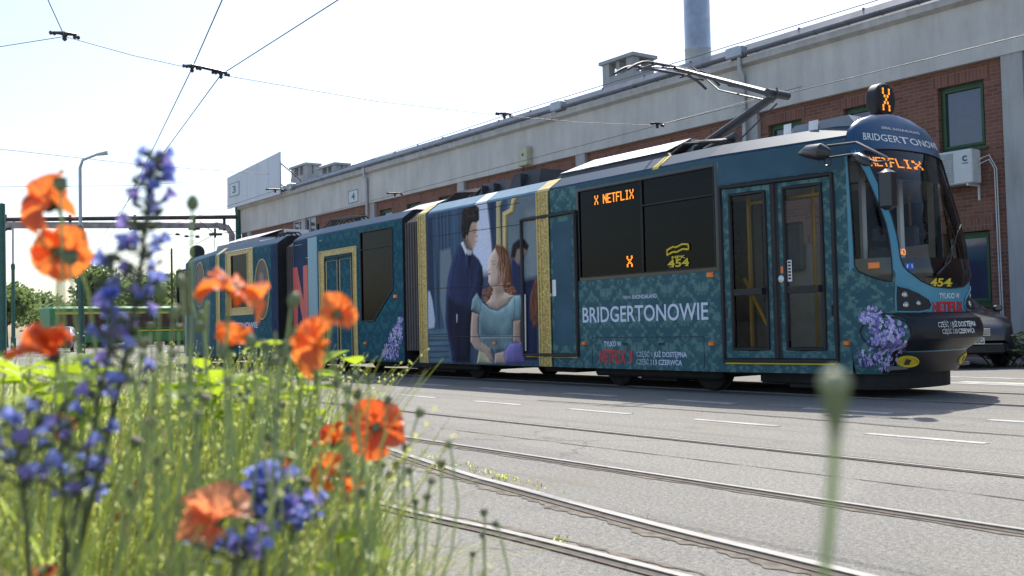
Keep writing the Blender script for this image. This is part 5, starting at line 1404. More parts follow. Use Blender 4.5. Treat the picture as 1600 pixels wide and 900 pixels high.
b = MB(); b.bbox((-7.28,10.4,.75),(-7.05,10.85,1.0),.05); b.bbox((-7.3,10.42,1.0),(-7.2,10.83,1.75),.05); b.bbox((-7.3,10.5,1.78),(-7.21,10.75,2.0),.04); b.build('driver_seat', M['black'], tram)
for i in range(6):
    x = -15.6+i*.95
    b = MB(); b.bbox((x,9.85,.72),(x+.42,10.7,.82),.03); b.bbox((x-.06,9.85,.82),(x+.03,10.7,1.42),.03); b.box((x+.1,10.2,.37),(x+.2,10.3,.72)); b.build('seat', M['seat'], tram)
for x, y in ((-8.75,10.05),(-8.4,10.9),(-9.2,10.6),(-12.5,10.75),(-14.4,10.75)):
    b = MB(); b.cyl((x,y,.37),(x,y,2.72),.019,10); b.build('grab_pole', M['rail_yellow'], tram, True)
b = MB(); 
for z in (2.02,): b.tube([(-15.8,9.85,2.2),(-9.0,9.85,2.2)],.02,8)
b.tube([(-8.8,10.0,1.45),(-8.45,10.0,.85)],.022,8); b.tube([(-8.75,10.05,2.4),(-7.3,10.05,2.4)],.02,8); b.tube([(-8.75,11.3,.78),(-7.35,11.3,.78)],.03,8); b.tube([(-8.75,10.2,.5),(-7.3,10.2,.5)],.03,8)
b.build('grab_rail', M['rail_yellow'], tram, True)
b = MB(); b.bbox((-9.0,11.3,.37),(-8.9,11.9,1.5),.03); b.bbox((-8.9,10.9,1.55),(-8.6,10.98,2.2),.03); b.build('equipment_cabinet', M['greybox'], tram)

# ---- roof equipment
ZR = ZS+.215
def roofbox(px0, px1, pyl, pyt, Yf, depth, mi, name, slope=.25, lid=None, z0=None):
    """trapezoidal box; front foot line on Y=Yf, its top set back"""
    a = PY(px0, pyl[0], Yf); c = PY(px1, pyl[1], Yf); zt_ = PY((px0+px1)/2, pyt, Yf+.15).z
    x0_, x1_ = a.x, c.x; zb_ = ZR-.12 if z0 is None else z0
    b = MB(); s = slope
    up_ = .02 if mi == 'greybox' else .15
    v = [(x0_,Yf,zb_),(x1_,Yf,zb_),(x1_,Yf+depth,zb_),(x0_,Yf+depth,zb_),(x0_+s,Yf+up_,zt_-(.1 if lid else 0)),(x1_-s,Yf+up_,zt_-(.1 if lid else 0)),(x1_-s,Yf+depth-.15,zt_),(x0_+s,Yf+depth-.15,zt_)]
    b.add(v, [(3,2,1,0),(4,5,6,7),(0,1,5,4),(1,2,6,5),(2,3,7,6),(3,0,4,7)])
    n = int((x1_-x0_)/.5)
    for i in range(1, n+1):
        X = x0_+(x1_-x0_)*i/(n+1); b.box((X-.012,Yf-.004,zb_+.02),(X+.012,Yf+.13,zt_-.05)) if mi != 'greybox' and not lid else None
    o = b.build(name, M[mi], tram)
    if lid:
        b = MB(); b.add([(x0_+s-.02,Yf+up_-.02,zt_-.09),(x1_-s+.02,Yf+up_-.02,zt_-.09),(x1_-s-.1,Yf+.75,zt_+.16),(x0_+s+.1,Yf+.75,zt_+.16)],[(0,1,2,3)])
        b.box((x0_+s+.1,Yf+.75,zt_-.05),(x1_-s-.1,Yf+depth-.15,zt_+.155)); b.build('lid', M[lid], o)
    return o
roofbox(845,1058,(280,250),246,10.0,1.7,'roofbox','converter_box',.35,'alu')
roofbox(790,838,(300,285),270,10.05,1.4,'roofbox','resistor_box',.05)
roofbox(735,790,(310,300),287,10.1,1.3,'darksteel','roof_unit',.2)
roofbox(590,664,(345,330),328,10.0,1.7,'roofbox','converter_box',.3,'alu')
roofbox(335,408,(388,375),374,10.05,1.6,'greybox','converter_box',.2,'alu')
roofbox(1222,1345,(215,190),192,10.15,1.3,'greybox','air_conditioning_unit',.18)
for px0, px1, py0, py1 in ((1224,1245,214,194),(1263,1287,209,188)):
    a = PY(px0,py0,10.14); c = PY(px1,py1,10.26); b = MB(); b.add([(a.x,10.145,a.z+.02),(c.x,10.145,a.z+.02),(c.x,10.155,c.z),(a.x,10.155,c.z)],[(0,1,2,3)]); b.build('roof_notice', M['white'], tram)
def hose(px, py, n, L, Y=10.15):
    b = MB()
    for i in range(n):
        a = PY(px+i*6, py-i*1.2, Y+.06*i); b.tube([a+Vector((0,0,-.08)), a+Vector((L*.3,.1,.1)), a+Vector((L*.8,.3,.08)), a+Vector((L,.45,-.1))], .022, 7)
    return b.build('cable_hose', M['black'], tram, True)
hose(505,352,6,.7); hose(694,312,6,.8); hose(740,300,4,.7); hose(427,372,3,.5); hose(1040,240,4,.9); hose(395,378,2,.4)
# ---- pantograph
Yp = YC
kb = PY(1088,236,Yp); kn = PY(1212,148,Yp); hd = PY(1044,114,Yp)
b = MB(); b.box((kb.x-.2,Yp-.55,ZR),(kb.x+1.0,Yp-.48,ZR+.08)); b.box((kb.x-.2,Yp+.48,ZR),(kb.x+1.0,Yp+.55,ZR+.08)); b.box((kb.x-.1,Yp-.48,ZR+.02),(kb.x-.02,Yp+.48,ZR+.1)); b.box((kb.x+.8,Yp-.48,ZR+.02),(kb.x+.88,Yp+.48,ZR+.1))
for xx in (-.1, .9):
    for yy in (-.5, .5): b.lathe((kb.x+xx,Yp+yy,ZR-.14),(0,0,1),[(0,.06),(.03,.09),(.06,.06),(.09,.09),(.12,.06),(.15,.05)],12)
b.tube([PY(1102,236,Yp-.2), PY(1150,212,Yp-.2)], .055, 12)
b.build('pantograph_base', M['darksteel'], tram)
b = MB(); b.tube([kb, kn], [.07,.055], 14); b.tube([PY(1155,219,Yp+.1), PY(1214,162,Yp+.1)], .012, 6); b.build('pantograph_lower_arm', M['darksteel'], tram, True)
b = MB()
for s in (-1, 1): b.tube([kn+Vector((0,s*.17,.0)), hd+Vector((.25,s*.1,0))], [.035,.022], 10)
b.tube([kn+Vector((.03,-.21,0)), kn+Vector((.03,.21,0))], .055, 12)
b.tube([kn+Vector((-.12,0,-.06)), lerp(kn,hd,.5)+Vector((0,0,-.10)), hd+Vector((.5,0,-.02))], .012, 6)
b.tube([kn+Vector((.02,-.1,-.12)), kn+Vector((.12,-.1,-.02)), kn+Vector((.1,-.1,.06))], .012, 6)
for f in (.35, .7): q = lerp(kn, hd, f); b.tube([q+Vector((0,-.17+.08*f,0)), q+Vector((0,.17-.08*f,0))], .015, 6)
b.build('pantograph_upper_arm', M['darksteel'], tram, True)
b = MB()
for dx in (-.14, .14):
    pts = [(hd.x+dx, Yp+y, hd.z+.06-.16*max(0,(abs(y)-.55)/.4)**1.6) for y in [-.95+.1*i for i in range(20)]]
    b.tube(pts, .022, 7)
for y in (-.45, .45): b.tube([(hd.x-.2,Yp+y,hd.z+.03),(hd.x+.2,Yp+y,hd.z+.03)], .018, 6)
b.tube([(hd.x+.25,Yp-.1,hd.z),(hd.x,Yp-.45,hd.z+.03)], .015, 6); b.tube([(hd.x+.25,Yp+.1,hd.z),(hd.x,Yp+.45,hd.z+.03)], .015, 6); b.tube([(hd.x+.25,Yp-.12,hd.z),(hd.x+.25,Yp+.12,hd.z)], .03, 8)
b.build('pantograph_head', M['darksteel'], tram, True)

# ---- running gear
b = MB()
for xa_, xb_ in ((-16.2,-7.3),(-22.1,-17),(-30.3,-22.9)):
    b.box((xa_,9.95,.24),(xb_,11.75,.30))
b.build('underframe', M['under'], tram)
for xc in (-10.35, -15.9, -22.4, -28.0):
    bg = MB(); bg.bbox((xc-1.25,9.86,.16),(xc+1.25,9.94,.42),.03); bg.bbox((xc-1.25,11.76,.16),(xc+1.25,11.84,.42),.03); bg.box((xc-.35,9.95,.12),(xc+.35,11.75,.3))
    og = bg.build('bogie', M['under'], tram)
    for dx in (-.9, .9):
        for y, s in ((10.02,1),(11.55,1)):
            wv = MB(); wv.lathe((xc+dx,y,.3),(0,1,0),[(0,.26),(.02,.29),(.10,.30),(.11,.32),(.13,.32),(.131,.1)],26); wv.lathe((xc+dx,y-.02,.3),(0,1,0),[(0,.08),(.02,.1),(.03,.18)],14); wv.build('wheel', M['under'], og, True)
for xa_, xb_, zz in ((-8.6,-7.4,.14),(-13.0,-12.2,.18),(-18.6,-17.9,.16),(-20.8,-20.2,.16),(-25.6,-24.4,.15)):
    b = MB(); b.bbox((xa_,10.0,zz),(xb_,11.7,.27),.02); b.build('equipment_case', M['under'], tram)
def apron(u, z): 
    p = nose0(u, max(z,.28)); return Vector((XN-.5+(p.x-XN+.5)*.93, YC+(p.y-YC)*.93, z))
b = MB(); rows = [[apron(PI*i/20, z) for i in range(21)] for z in (.1,.29)]; b.grid(rows)
b.add([(XN-.95,YC-.83,.1),(XN-.95,YC-.83,.29),rows[1][0],rows[0][0]],[(0,1,2,3)]); b.add([rows[0][-1],rows[1][-1],(XN-.95,YC+.83,.29),(XN-.95,YC+.83,.1)],[(0,1,2,3)])
b.build('front_apron', M['under'], tram)

# ================================================================== PARKED CAR AND SHRUB BY THE WALL
def build_car():
    """estate car, nose along local -Y, foot of the wheels at z = 0"""
    o = thing('parked_car', (0,0,0), 'dark grey car parked by the depot wall behind the tram nose', 'car')
    Wd = .88
    def sec(y):                                        # (half width, bottom, belt, roof half width, roof z)
        T = [(-2.15,.60,.36,.58,.3,.60),(-2.08,.76,.26,.70,.55,.73),(-1.9,.84,.2,.80,.66,.84),(-1.5,.88,.2,.90,.70,.95),(-1.05,.89,.2,.95,.72,1.01),(-.85,.89,.2,.96,.70,1.05),(-.1,.89,.2,.97,.58,1.46),(.6,.89,.2,.98,.58,1.50),(1.5,.88,.2,.99,.56,1.46),(1.95,.86,.24,1.0,.54,1.32),(2.15,.80,.3,.98,.5,1.05),(2.2,.7,.4,.8,.4,.85)]
        for a, b_ in zip(T, T[1:]):
            if y <= b_[0]:
                f = max(0,(y-a[0])/(b_[0]-a[0])); return [a[i]+(b_[i]-a[i])*f for i in range(1,6)]
        return T[-1][1:]
    ys = [-2.15,-2.1,-2.0,-1.9,-1.7,-1.5,-1.25,-1.05,-.95,-.85,-.6,-.35,-.1,.2,.6,1.0,1.5,1.75,1.95,2.1,2.15,2.2]
    b = MB(); rows = []
    for y in ys:
        hw, zb, zk, rw, zr = sec(y)
        half = [(hw*.9,zb),(hw,zb+.12),(hw,zk*.75),(hw*.97,zk),(rw+(hw*.97-rw)*.12,zk+(zr-zk)*.85),(rw*.8,zr)]
        rows.append([(x,y,z) for x,z in half]+[(-x,y,z) for x,z in reversed(half)])
    b.grid(rows); b.add(rows[0],[tuple(range(12))]); b.add(rows[-1],[tuple(range(11,-1,-1))])
    body = b.build('body', M['carpaint'], o, True, 40)
    b = MB(); rows = []
    for y in (-.93,-.6,-.15):
        hw, zb, zk, rw, zr = sec(y); rows.append([(-rw*.9+.0,y,zr+.008),(0,y-.03,zr+.025),(rw*.9,y,zr+.008)])
    b.grid(rows); b.build('windscreen', M['carglass'], o, True)
    for s in (-1,1):
        for y0,y1 in ((-.45,.35),(.42,1.2),(1.27,1.85)):
            b = MB(); rows=[]
            for y in (y0,(y0+y1)/2,y1):
                hw, zb, zk, rw, zr = sec(y); xa=hw*.97; xb=rw+(hw*.97-rw)*.12
                rows.append([(s*(xa-(xa-xb)*.08+.006),y,zk+(zr-zk)*.08),(s*(xb+(xa-xb)*.05+.006),y,zk+(zr-zk)*.8)])
            b.grid(rows); b.build('side_window', M['carglass'], o)
        for y in (-1.35,1.35):
            b = MB(); b.lathe((s*.72,y,.31),(s,0,0),[(0,.2),(.0,.31),(.16,.31),(.17,.28),(.175,.21)],24); wh = b.build('wheel', M['tyre'], o, True)
            b = MB(); b.lathe((s*.885,y,.31),(s,0,0),[(0,.2),(.01,.2),(.0,.15)],20)
            for k in range(6): a=k*PI/3; b.tube([(s*.9,y+.05*math.cos(a),.31+.05*math.sin(a)),(s*.895,y+.19*math.cos(a),.31+.19*math.sin(a))],.02,5)
            b.build('rim', M['chrome'], wh)
        b = MB(); b.grid([[(s*.42,-2.12,.56),(s*.60,-2.05,.57),(s*.79,-1.86,.62)],[(s*.42,-2.10,.64),(s*.62,-2.0,.68),(s*.83,-1.72,.77)],[(s*.44,-2.06,.67),(s*.64,-1.92,.74),(s*.82,-1.62,.82)]]); hl_ = b.build('headlight', M['headglass'], o, True)
        b = MB(); b.lathe((s*.66,-1.98,.63),(s*.3,-1,.1),[(0,.06),(.015,.055),(.02,.04)],14); b.build('lens', M['chrome'], hl_, True)
        b = MB(); b.lathe((s*.62,-2.06,.36),(0,-1,0),[(0,.07),(.02,.07),(.03,.05)],14); b.build('fog_lamp', M['headglass'], o, True)
        b = MB(); b.bbox((s*.9,-.85,.98),(s*1.06,-.72,1.10),.03); b.build('door_mirror', M['carpaint'], o)
        b = MB()
        for y in (-.5,.38,1.22): b.box((s*.886,y,.35),(s*.893,y+.012,.95))
        b.build('door_gap', M['ink'], o)
    b = MB(); b.bbox((-.36,-2.17,.55),(.36,-2.08,.70),.03); gr = b.build('grille', M['ink'], o)
    b = MB()
    for i in range(4): b.box((-.36,-2.185,.57+i*.035),(.36,-2.172,.582+i*.035))
    b.build('chrome_bar', M['chrome'], gr)
    b = MB(); b.bbox((-.62,-2.17,.25),(.62,-2.06,.42),.03); b.build('lower_intake', M['ink'], o)
    b = MB(); b.bbox((-.26,-2.20,.42),(.26,-2.17,.535),.004); pl = b.build('number_plate', M['plate'], o)
    b = MB(); text(b, 'PZ 5338G', lambda x,z,off=0:(x,-2.202-off,z), -.2, .44, .24, .515, 0, .02); b.build('plate_lettering', M['ink'], pl)
    b = MB(); b.box((-.258,-2.2025,.423),(-.22,-2.2005,.532)); b.build('plate_band', M['navycoat'], pl)
    return o
car = build_car()
p = PY(1514,543,16.6); ca = R(48); car.location = (p.x-math.sin(ca)*2.19, 16.6+math.cos(ca)*2.19, 0); car.rotation_euler = (0,0,ca)
car2 = copy_thing(car, (0,0,0), 'small dark car parked far off behind the flower stems at the left', (0,0,R(70)))
p = PD(95,545,60); car2.location = (p.x,p.y,0)
# feathery shrub at the foot of the wall
fernm = leafmat('shrub_leaves', (.03,.06,.02),(.06,.11,.03),(.12,.2,.03),.35,6)
sh = thing('shrub', (-9.4,17.6,0), 'feathery dark green shrub at the right edge by the depot wall', 'shrub')
b = MB(); b2 = MB(); r_ = random.Random(4)
pc = PY(1592,560,17.9)
for k in range(46):
    an = r_.uniform(0,2*PI); st = Vector((pc.x+r_.uniform(-.5,.7), 17.9+r_.uniform(-.4,.4), 0)); ln = r_.uniform(.7,1.25)
    dv = Vector((math.cos(an)*.6, math.sin(an)*.6, 1)).normalized(); pts = [st+dv*ln*t+Vector((math.cos(an),math.sin(an),0))*.5*t*t-Vector((0,0,.35*t*t)) for t in (0,.25,.5,.75,1)]
    b2.tube(pts, [.008,.007,.006,.004,.002], 4)
    for i in range(16):
        t = .2+.8*i/16; q = st+dv*ln*t+Vector((math.cos(an),math.sin(an),0))*.5*t*t-Vector((0,0,.35*t*t)); L = .16*(1-.5*t)
        for s in (-1,1):
            d_ = (dv.cross(Vector((0,0,1))).normalized()*s+dv*.5+Vector((0,0,r_.uniform(-.3,.2)))).normalized(); e = d_.orthogonal()*.014
            b.add([q,q+d_*L*.5+e,q+d_*L,q+d_*L*.5-e],[(0,1,2,3)])
b2.build('stem', M['bark'], sh); b.build('foliage', fernm, sh)

# ================================================================== THE FLOWER BED IN FRONT
def W(u, d, z=0.0):
    """place: u metres to the right of the line of sight, d metres ahead, at height z"""
    f = Vector((FW.x,FW.y,0)).normalized(); r = Vector((f.y,-f.x,0)); p = f*d+r*u; return Vector((p.x,p.y,z))
bed = MB(); edge_r = [(.6,-.25),(1.4,-.15),(2.4,-.3),(3.4,-.55),(4.6,-1.0),(6.0,-2.0),(7.0,-3.2)]
rows = []
for d_, u in edge_r: rows.append([W(u+.06*math.sin(d_*9),d_,.012), W(u-.15,d_,.05), W(u-1.2,d_,.06), W(u-3.2,d_,.05), W(u-3.6,d_,.0)])
bed.grid(rows); tag(bed.build('flower_bed_soil', M['soil'], None, True), kind='structure')
def edge_u(d):
    for (a,u),(c,v) in zip(edge_r, edge_r[1:]):
        if d <= c: return u+(v-u)*max(0,(d-a)/(c-a))
    return edge_r[-1][1]
gmats = [leafmat('grass_yellow_green', (.40,.45,.10),(.56,.60,.17),(.98,1.0,.26),.64,3), leafmat('grass_grey_green', (.34,.40,.17),(.47,.53,.26),(.84,.92,.4),.62,3), leafmat('grass_straw', (.26,.23,.11),(.36,.31,.16),(.5,.44,.2),.4,3), leafmat('grass_deep_green', (.2,.3,.06),(.3,.42,.09),(.75,.92,.18),.62,3)]
lime = leafmat('bright_lime_leaf', (.20,.30,.02),(.28,.40,.03),(.62,.78,.04),.6,6)
green = leafmat('poppy_stem_green', (.29,.37,.18),(.38,.46,.25),(.66,.78,.36),.5,8)
podm = leafmat('poppy_pod_green', (.17,.22,.10),(.25,.31,.16),(.42,.5,.24),.35,30)
podcap = mat('pod_cap_brown', (.10,.09,.06), .8, var=.3, scale=60)
pet = [leafmat('poppy_petal_orange', (.84,.17,.03),(.93,.26,.06),(1.0,.30,.05),.62,18,1.0), leafmat('poppy_petal_red', (.74,.09,.02),(.86,.15,.035),(1.0,.20,.03),.62,18,1.0), leafmat('poppy_petal_salmon', (.88,.27,.11),(.94,.38,.19),(1.0,.42,.18),.62,18,1.0)]
blue = [leafmat('bugloss_blue', (.15,.21,.64),(.32,.38,.86),(.46,.52,1.0),.45,40), leafmat('bugloss_violet', (.20,.16,.50),(.34,.27,.64),(.5,.4,.85),.45,40)]
bugstem = leafmat('bugloss_stem', (.08,.11,.06),(.14,.17,.1),(.2,.26,.12),.3,20)
stamen = mat('poppy_stamen', (.012,.008,.012), .8)
r_ = random.Random(11)
def blade(b, p, h, lean, an, wd, mi, curl=.5):
    d = Vector((math.cos(an),math.sin(an),0)); s = Vector((-d.y,d.x,0))*wd
    pts = [p+Vector((0,0,h*t))*(1-.12*lean*t)+d*lean*h*(t**1.7) for t in (0,.4,.75,1)]
    pts[3] -= Vector((0,0,h*lean*curl*.3))
    b.add([pts[0]-s,pts[0]+s,pts[1]-s*.9,pts[1]+s*.9,pts[2]-s*.6,pts[2]+s*.6,pts[3]],[(0,1,3,2),(2,3,5,4),(4,5,6)],mi)
gb = MB()
n = 0
while n < 10500:
    d_ = .9+4.6*r_.random()**1.15; eu = edge_u(d_); u = eu-.02-(2.6+.25*d_)*r_.random()**1.25
    if abs(u) > .62*d_+.25: continue
    p = W(u,d_,.03); tall = .60+.25*r_.random() if d_ > 1.35 else .48+.24*r_.random()
    fade = min(1, (eu-u)/.45+.28)
    h = tall*fade*r_.uniform(.55,1.08); mi = r_.choices((0,1,2,3),(40,28,9,23))[0]
    blade(gb, p, h, r_.uniform(.15,.95), (math.atan2(RT.y,RT.x)+r_.gauss(0,.9)) if r_.random() < .6 else r_.uniform(0,2*PI), r_.uniform(.0016,.0046)*(1+.25*d_), mi); n += 1
n = 0
while n < 2600:                                                # fine bent stalks with seed heads
    d_ = 1.0+2.6*r_.random(); eu = edge_u(d_); u = eu+.02-(1.9+.2*d_)*r_.random()**1.1
    if abs(u) > .6*d_+.2: continue
    p = W(u,d_,.03); h = (.62+.26*r_.random())*min(1,(eu-u)/.35+.45); an = math.atan2(RT.y,RT.x)+r_.gauss(0,1.0); ln = r_.uniform(.05,.42); dv = Vector((math.cos(an),math.sin(an),0)); mi = r_.choices((0,1,2),(35,45,20))[0]
    pts = [p+Vector((0,0,h*t-.12*h*ln*t*t))+dv*ln*h*t**2.2 for t in (0,.3,.55,.75,.9,1)]
    gb.tube(pts, [.0013,.0012,.0011,.001,.0008,.0006], 3, mi, False)
    if r_.random() < .45:
        for k in range(7): q = lerp(pts[4],pts[5],k/6)+Vector((r_.gauss(0,.004),r_.gauss(0,.004),r_.gauss(0,.004))); e = Vector((r_.gauss(0,1),r_.gauss(0,1),1)).normalized()*.009; f_ = e.orthogonal().normalized()*.002; gb.add([q,q+e*.5+f_,q+e,q+e*.5-f_],[(0,1,2,3)],mi)
    n += 1
tag(gb.build('meadow_grass', gmats), kind='stuff')
# weeds along the rail and in the joints
wb = MB(); Bc = pathpts(Bp, 30)
def weed_at(p, n_, h, rad):
    for _ in range(n_):
        q = Vector((p.x+r_.gauss(0,rad),p.y+r_.gauss(0,rad),.004)); blade(wb, q, h*r_.uniform(.4,1.2), r_.uniform(.3,1.1), r_.uniform(0,2*PI), .004, r_.choices((0,1,2,3),(40,20,20,20))[0])
for p in Bc:
    if -6.6 < p.x < -4.6:
        for _ in range(2): weed_at(Vector((p.x+r_.uniform(-.08,.08),p.y+.13,0)), r_.choice((0,0,1,4)), .03, .03)
    elif -4.6 <= p.x < -3.2: weed_at(Vector((p.x,p.y+.12,0)), r_.choice((0,0,0,1)), .025, .03)
for px, py in ((877,846),(690,735)): weed_at(PZ(px,py,0), 12, .035, .02)
tag(wb.build('rail_side_weeds', gmats), kind='stuff')

def stem_pts(top, base, tip_dir=None, n=9, bend=.12):
    """curved stalk from the ground to a flower, arriving along tip_dir"""
    side = Vector((r_.gauss(0,1),r_.gauss(0,1),0))*bend*.35
    c1 = base+Vector((0,0,(top.z-base.z)*.45))+side; td = (tip_dir.normalized()+Vector((0,0,1.3))).normalized() if tip_dir else Vector((0,0,1)); c2 = top-td*(top-base).length*.3
    return [base*(1-t)**3+c1*3*t*(1-t)**2+c2*3*t*t*(1-t)+top*t**3 for t in [i/n for i in range(n+1)]]
def frame_of(ax):
    a = Vector(ax).normalized(); u = a.orthogonal().normalized(); return a, u, a.cross(u)
def CV(x, y, z):
    """direction in the viewer's right / up / towards-the-viewer sense, as a world vector"""
    return (RT*x+UP*y-FW*z).normalized()
def petal(b, c, ax, th, Rp, e0, e1, width, ph, mi=0, ruf=.10, NR=12, NS=30):
    a, u, v = frame_of(ax); rows = []
    for i in range(NR+1):
        r = i/NR; row = []
        for k in range(NS+1):
            s = -1+2*k/NS; wdt = width*(.35+.65*math.sin(PI*.5*min(1,r*1.15)))
            t = th+s*wdt; el = e0+(e1-e0)*r+.18*r*math.cos(s*2.2+ph)
            rr_ = Rp*r*(1-.10*s*s*r)*(1+.05*math.sin(5*s+ph*2)*r*r)
            w_ = ruf*Rp*r**2*(math.sin(4.1*s+ph)+.6*math.sin(9*s+2.3*ph)+.5*math.sin(17*s+5*ph)*r+.35*math.sin(29*s+3*ph)*r*r)
            rad = u*math.cos(t)+v*math.sin(t)
            row.append(c+a*(rr_*math.cos(el)+w_*math.sin(el))+rad*(rr_*math.sin(el)-w_*math.cos(el)))
        rows.append(row)
    b.grid(rows, mi)
NP = [0]
def poppy(px, py, size, d_, ax, label, open_=(.5,1.25), mi=0, base=None, droop=None, seed=0, group=None, ruf=.12):
    c = PD(px, py, d_); Rp = size/1600*d_*(.56+.26*max(0, 1.1-open_[1]))
    bs = base if base else Vector((c.x+r_.uniform(-.06,.06), c.y+r_.uniform(-.06,.06), .03))
    o = thing('poppy', bs, label, 'flower', group)
    axv = CV(*ax); c0 = c-axv*Rp*(.5 if open_[1] < 1.0 else .3)
    b = MB(); b.tube(stem_pts(c0, bs, axv if axv.z > -.2 else Vector((0,0,1))), [.0024]*5+[.002]*5, 6); b.build('stem', green, o, True)
    rr = random.Random(seed+91)
    for j in range(4):
        b = MB(); outer = j < 2
        petal(b, c0, axv, (j % 2)*PI+(0 if outer else PI/2)+rr.uniform(-.25,.25), Rp*rr.uniform(.88,1.12), open_[0]+(.12 if outer else -.05), open_[1]+(.15 if outer else -.1)+rr.uniform(-.25,.25), rr.uniform(1.1,1.45), rr.uniform(0,6), 0, ruf)
        b.build('petal', pet[mi], o, True, 80)
    b = MB(); b.lathe(c0, axv, [(0,.002),(.003,.005),(.009,.0055),(.011,.006),(.012,.001)], 10); b.build('seed_capsule', podm, o, True)
    b = MB()
    for k in range(22):
        a_, u, v = frame_of(axv); t = k*2.4; e = c0+a_*.011*rr.uniform(.7,1.2)+(u*math.cos(t)+v*math.sin(t))*.010*rr.uniform(.7,1.2); b.tube([c0+a_*.002, e], [.0004,.0011], 4)
    b.build('stamens', stamen, o)
    return o
poppy(66,312,96,1.15,(-.45,.35,.6),'large orange poppy hanging open, topmost of the poppies at the left edge',(.2,.95),0,seed=1,ruf=.13)
poppy(92,394,88,1.15,(.3,-.3,.6),'orange poppy with a dark underside tucked right under the topmost poppy',(.35,1.1),0,seed=2,ruf=.12)
poppy(72,540,100,1.1,(-.25,.6,.35),'deep red poppy turned sideways at the left edge below the other two',(.12,.62),1,seed=3,ruf=.14)
poppy(362,446,104,1.15,(.25,.85,.2),'wide ragged orange poppy in front of the tram tail',(.6,1.5),0,seed=44,ruf=.2)
poppy(358,530,66,1.2,(.1,.6,.5),'small rounded orange poppy just below the ragged one',(.12,.62),0,seed=5,ruf=.10)
poppy(496,540,92,1.15,(-.55,.2,.55),'orange poppy with a pale sunlit fold in front of the red letter',(.2,1.0),0,seed=6,ruf=.15)
poppy(530,489,62,1.2,(.5,.3,.45),'small tilted poppy against the gilded middle door',(.2,.95),0,seed=7,ruf=.14)
poppy(588,667,94,1.4,(.2,.3,.8),'wide open poppy showing its dark centre beside the asphalt',(.45,1.15),1,seed=8,ruf=.12)
poppy(521,686,54,1.45,(-.2,.65,.4),'small cupped poppy left of the wide open one',(.12,.62),1,seed=9,ruf=.12)
poppy(513,735,70,1.4,(-.3,.5,.5),'poppy with bent petals low among the stems',(.3,1.15),0,seed=10,ruf=.15)
poppy(441,736,46,1.6,(-.3,.5,.5),'small half hidden red poppy in the grass centre',(.3,1.0),1,seed=11,ruf=.13)
poppy(333,806,112,1.05,(.12,.55,.6),'large pale salmon poppy low in front of the grass',(.15,.78),2,seed=12,ruf=.12)
poppy(551,771,52,1.45,(.4,.4,.4),'narrow orange poppy at the right edge of the low poppy cluster',(.2,.8),0,seed=13,ruf=.13)
poppy(95,668,44,1.7,(.1,.5,.5),'blurred dark red poppy behind the big bugloss stem',(.3,1.0),1,seed=14)
poppy(236,757,42,1.9,(.2,.5,.4),'thin red poppy deep in the grass',(.4,1.2),1,seed=15)
poppy(190,814,38,1.8,(-.2,.5,.4),'faint red poppy low in the shaded grass',(.4,1.1),1,seed=16)
poppy(66,893,38,1.1,(0,.7,.3),'sliver of an orange poppy at the bottom edge',(.3,.9),0,seed=17)

# seed pods and nodding buds on hairy stalks
def pod_mesh(s, kind):
    b = MB()
    if kind == 0:
        b.lathe((0,0,0),(0,0,1),[(0,.15*s),(.1*s,.32*s),(.35*s,.62*s),(.8*s,.82*s),(1.25*s,.8*s),(1.5*s,.62*s)],12); b.lathe((0,0,1.5*s),(0,0,1),[(0,.6*s),(.02*s,.86*s),(.14*s,.9*s),(.22*s,.5*s)],12,1)
    else:
        b.lathe((0,0,0),(0,0,1),[(0,.12*s),(.2*s,.5*s),(.7*s,.82*s),(1.3*s,.8*s),(1.9*s,.5*s),(2.2*s,.1*s)],12)
    return b
def pod(px, py, d_, s, kind, label, up=None, base=None, group='poppy seed pods and buds on thin stalks', stemr=.0015, bend=.12):
    c = PD(px, py, d_); ax = up or Vector((r_.gauss(0,.3),r_.gauss(0,.3),1)).normalized()
    bs = base or Vector((c.x+r_.gauss(0,.09), c.y+r_.gauss(0,.09), .03))
    o = thing('poppy_seed_pod' if kind != 1 else 'poppy_bud', bs, label, 'seed pod' if kind != 1 else 'flower bud', group)
    b = MB()
    if kind == 1 and ax.z < 0:
        t = c-ax*.004; top = t+Vector((ax.x*-.012,ax.y*-.012,.02)); pts = stem_pts(top, bs, Vector((0,0,1)))+[top+Vector((ax.x*.005,ax.y*.005,.003)), t+Vector((0,0,.006)), t]
    else: pts = stem_pts(c, bs, ax if bend else c-bs, bend=bend)
    b.tube(pts, stemr, 5); b.build('stem', green, o, True)
    pm = pod_mesh(s, kind)
    if kind == 2:
        pm = MB(); pm.lathe((0,0,-1.6*s),(0,0,1),[(0,.2*s),(.5*s,.3*s),(1.2*s,.5*s),(2.2*s,.72*s),(3.0*s,.78*s)],14); pm.lathe((0,0,1.4*s),(0,0,1),[(0,.8*s),(.25*s,.92*s),(.6*s,.8*s),(.9*s,.5*s),(1.05*s,.1*s)],14,1)
    a, u, v = frame_of(ax)
    pm.v = [tuple(c+u*x+v*y+a*z) for x,y,z in pm.v]; pm.build('pod' if kind != 1 else 'bud', [podm, podcap], o, True, 50)
    return o
PL = 'green poppy seed pod on a thin stalk in the flower bed'; BL = 'hairy nodding poppy bud in the flower bed'
